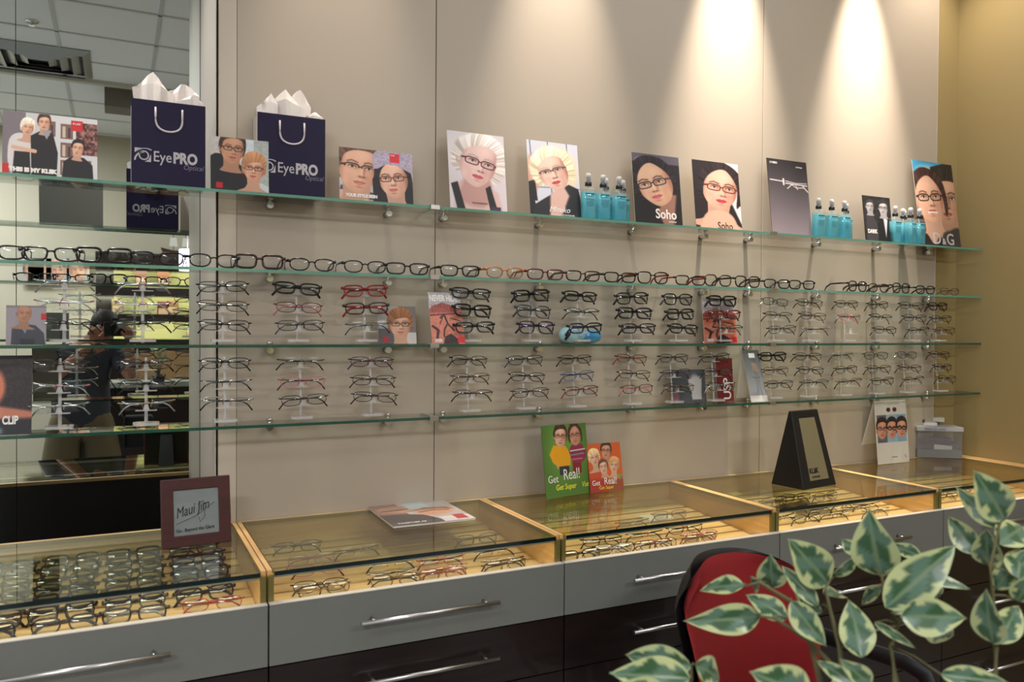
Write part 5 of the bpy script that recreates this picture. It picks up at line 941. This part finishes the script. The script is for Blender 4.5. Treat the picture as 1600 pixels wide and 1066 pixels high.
for i, (px, py, c) in enumerate(((220, 434, (96, 60, 50)), (255, 434, (110, 62, 34)), (184, 478, (120, 110, 90)), (270, 480, (110, 84, 60)), (255, 482, (88, 28, 30)), (300, 515, (120, 130, 110)))):
    p = mpos(px, py, YB+.2); tag(MB().box(-.055, .055, 0, .003, -.07, .07).box(-.045, .045, .003, .004, -.06, .0, 1).obj('small_picture', [pbr('pic%d' % i, c, .5), pbr('pic_in', (190, 160, 130), .5)], None, (p.x, YB+.2, p.z)), 'small picture card in a lit niche, %s in the mirror' % ['left of upper niche', 'right of upper niche', 'left of middle niche', 'right of middle niche', 'maroon one of middle niche', 'in lowest niche'][i], 'picture')
for i, (px, col) in enumerate(((62, (150, 120, 110)), (50, (60, 50, 52)), (90, (196, 150, 130)), (122, (170, 120, 96)))):
    p = mpos(px, 424, YB+.05); a = Art(.8, (180, 174, 168), 40); a.face(.4, .5, .34, 0, 0, hair=col, gl=None); o = thing('far_poster', 'small portrait poster on the opposite wall in the mirror, %s from the left' % ORD[i], 'poster', (p.x, YB+.04, p.z-.12), (0, 0, R(180)), 'posters on the opposite wall')
    MB().box(-.1, .1, 0, .003, 0, .25).obj('backing_card', m_white, o); link('printed_picture', a.mesh('printed_picture', .2, .25, m_print, -.001), o)
# pendant lamp and model ship
p = mpos(293, 407, -3.6); t = thing('pendant_lamp', 'glowing white cylinder pendant lamp reflected at the right of the mirror', 'lamp', p)
MB().lathe([(.06, -.085), (.062, -.08), (.062, .08), (.06, .085)], 24).obj('lamp_shade', pbr('glowing_shade', (255, 250, 245), .5, emit=(240, 225, 255), es=9), t); MB().cyl((0, 0, .085), (0, 0, CEIL-p.z), .003, 6).obj('cable', m_white, t)
p = mpos(288, 392, YB+.25); t = thing('model_ship', 'dark model ship standing on the far wall display in the mirror', 'model ship', (p.x, YB+.2, zf(396)+.002))
MB().prism([(-.2, .02), (-.16, 0), (.16, 0), (.22, .06), (.1, .045), (-.1, .045), (-.22, .07)], -.035, .035).obj('hull', pbr('ship_wood', (60, 38, 26), .5), t)
for x in (-.1, .02, .12): MB().cyl((x, 0, .045), (x, 0, .22), .003, 6).obj('mast', m_black, t)
for x in (-.1, .02): MB().add([(x-.04, .003, .09), (x+.04, .003, .09), (x+.03, .003, .18), (x-.03, .003, .18)], [(0, 1, 2, 3)]).obj('sail', m_white, t)
# reception desk with plants behind the photographer
t = thing('reception_desk', 'tan fronted reception desk with grey top behind the photographer, in the mirror', 'desk', (.45, -3.9, 0))
MB().box(-.9, 1.0, -.35, .0, 0, 1.02).obj('desk_body', m_dark, t); MB().box(-.95, 1.05, -.42, .05, 1.02, 1.06).obj('worktop', m_shelfw, t); MB().box(-.35, 1.0, -.40, -.36, 1.06, 1.30).obj('privacy_screen', pbr('tan_panel', (168, 132, 92), .6), t)
for i, (px, d_y) in enumerate(((262, -3.62), (296, -3.58))):
    p = mpos(px, 560, d_y); p.z = 1.06; t = thing('potted_plant', '%s potted green plant on the reception desk in the mirror' % ('left' if i == 0 else 'right'), 'plant', (p.x-.06+.22*i, -3.95+.2, 1.0605), (0, 0, i), 'plants on the reception desk')
    MB().lathe([(.04, 0), (.055, .07), (.05, .07)], 16).obj('pot', m_black, t)
    for k in range(16):
        a = k*2.4; rr_ = .05+.09*rnd.random(); z = .09+.17*rnd.random(); o = link('leaf', LM[k % 8], t, (rr_*.4*math.cos(a), rr_*.4*math.sin(a), z), (R(rnd.uniform(-10, 50)), 0, a)); o.scale = (.09, .08, .08)
        MB().tube([(0, 0, .06), (rr_*.4*math.cos(a), rr_*.4*math.sin(a), z)], .0015, n=5).obj('stem', m_stem, t)
# waste: ceiling vent and sprinkler over the display wall
p = mpos(52, 78, -1.0); vy = -(2*MY-(2*MY+1.0)); 
def ceil_pos(px, py):
    d = ray(px, py); s = (CEIL-CAM_H)/d.z; q = C_P+d*s; return Vector((q.x, 2*MY-q.y, CEIL))
q = ceil_pos(60, 90); t = thing('air_vent', 'square metal ceiling air vent reflected at the upper left of the mirror', 'air vent', (q.x, q.y, CEIL-.0065))
vm = MB()
for k in range(4):
    a0 = .34-.075*k; a1 = a0-.05; z0 = -.004-.008*k
    for r in range(4):
        c_, s_ = math.cos(r*math.pi/2), math.sin(r*math.pi/2); L = [(-a0, -a0, -.002), (a0, -a0, -.002), (a1, -a1, -.03), (-a1, -a1, -.03)]; L = [(x*c_-y*s_, x*s_+y*c_, z) for x, y, z in L]; vm.add(L+[(x, y, z+.002) for x, y, z in L], [(3, 2, 1, 0), (4, 5, 6, 7), (0, 1, 5, 4), (2, 3, 7, 6), (0, 4, 7, 3), (1, 2, 6, 5)])
vm.obj('vent_louvres', pbr('vent_metal', (170, 172, 170), .35, metal=.5), t); MB().box(-.30, .30, -.30, .30, -.0015, 0).obj('vent_throat', pbr('vent_dark', (60, 60, 60), .8), t)
q = ceil_pos(50, 33); t = thing('sprinkler', 'small ceiling sprinkler head above the air vent in the mirror', 'sprinkler', (q.x, q.y, CEIL-.0002)); MB().lathe([(.02, -.03), (.022, -.028), (.006, -.024), (.006, -.008), (.038, -.006), (.04, 0)][::1], 20).obj('sprinkler_head', m_chrome, t)
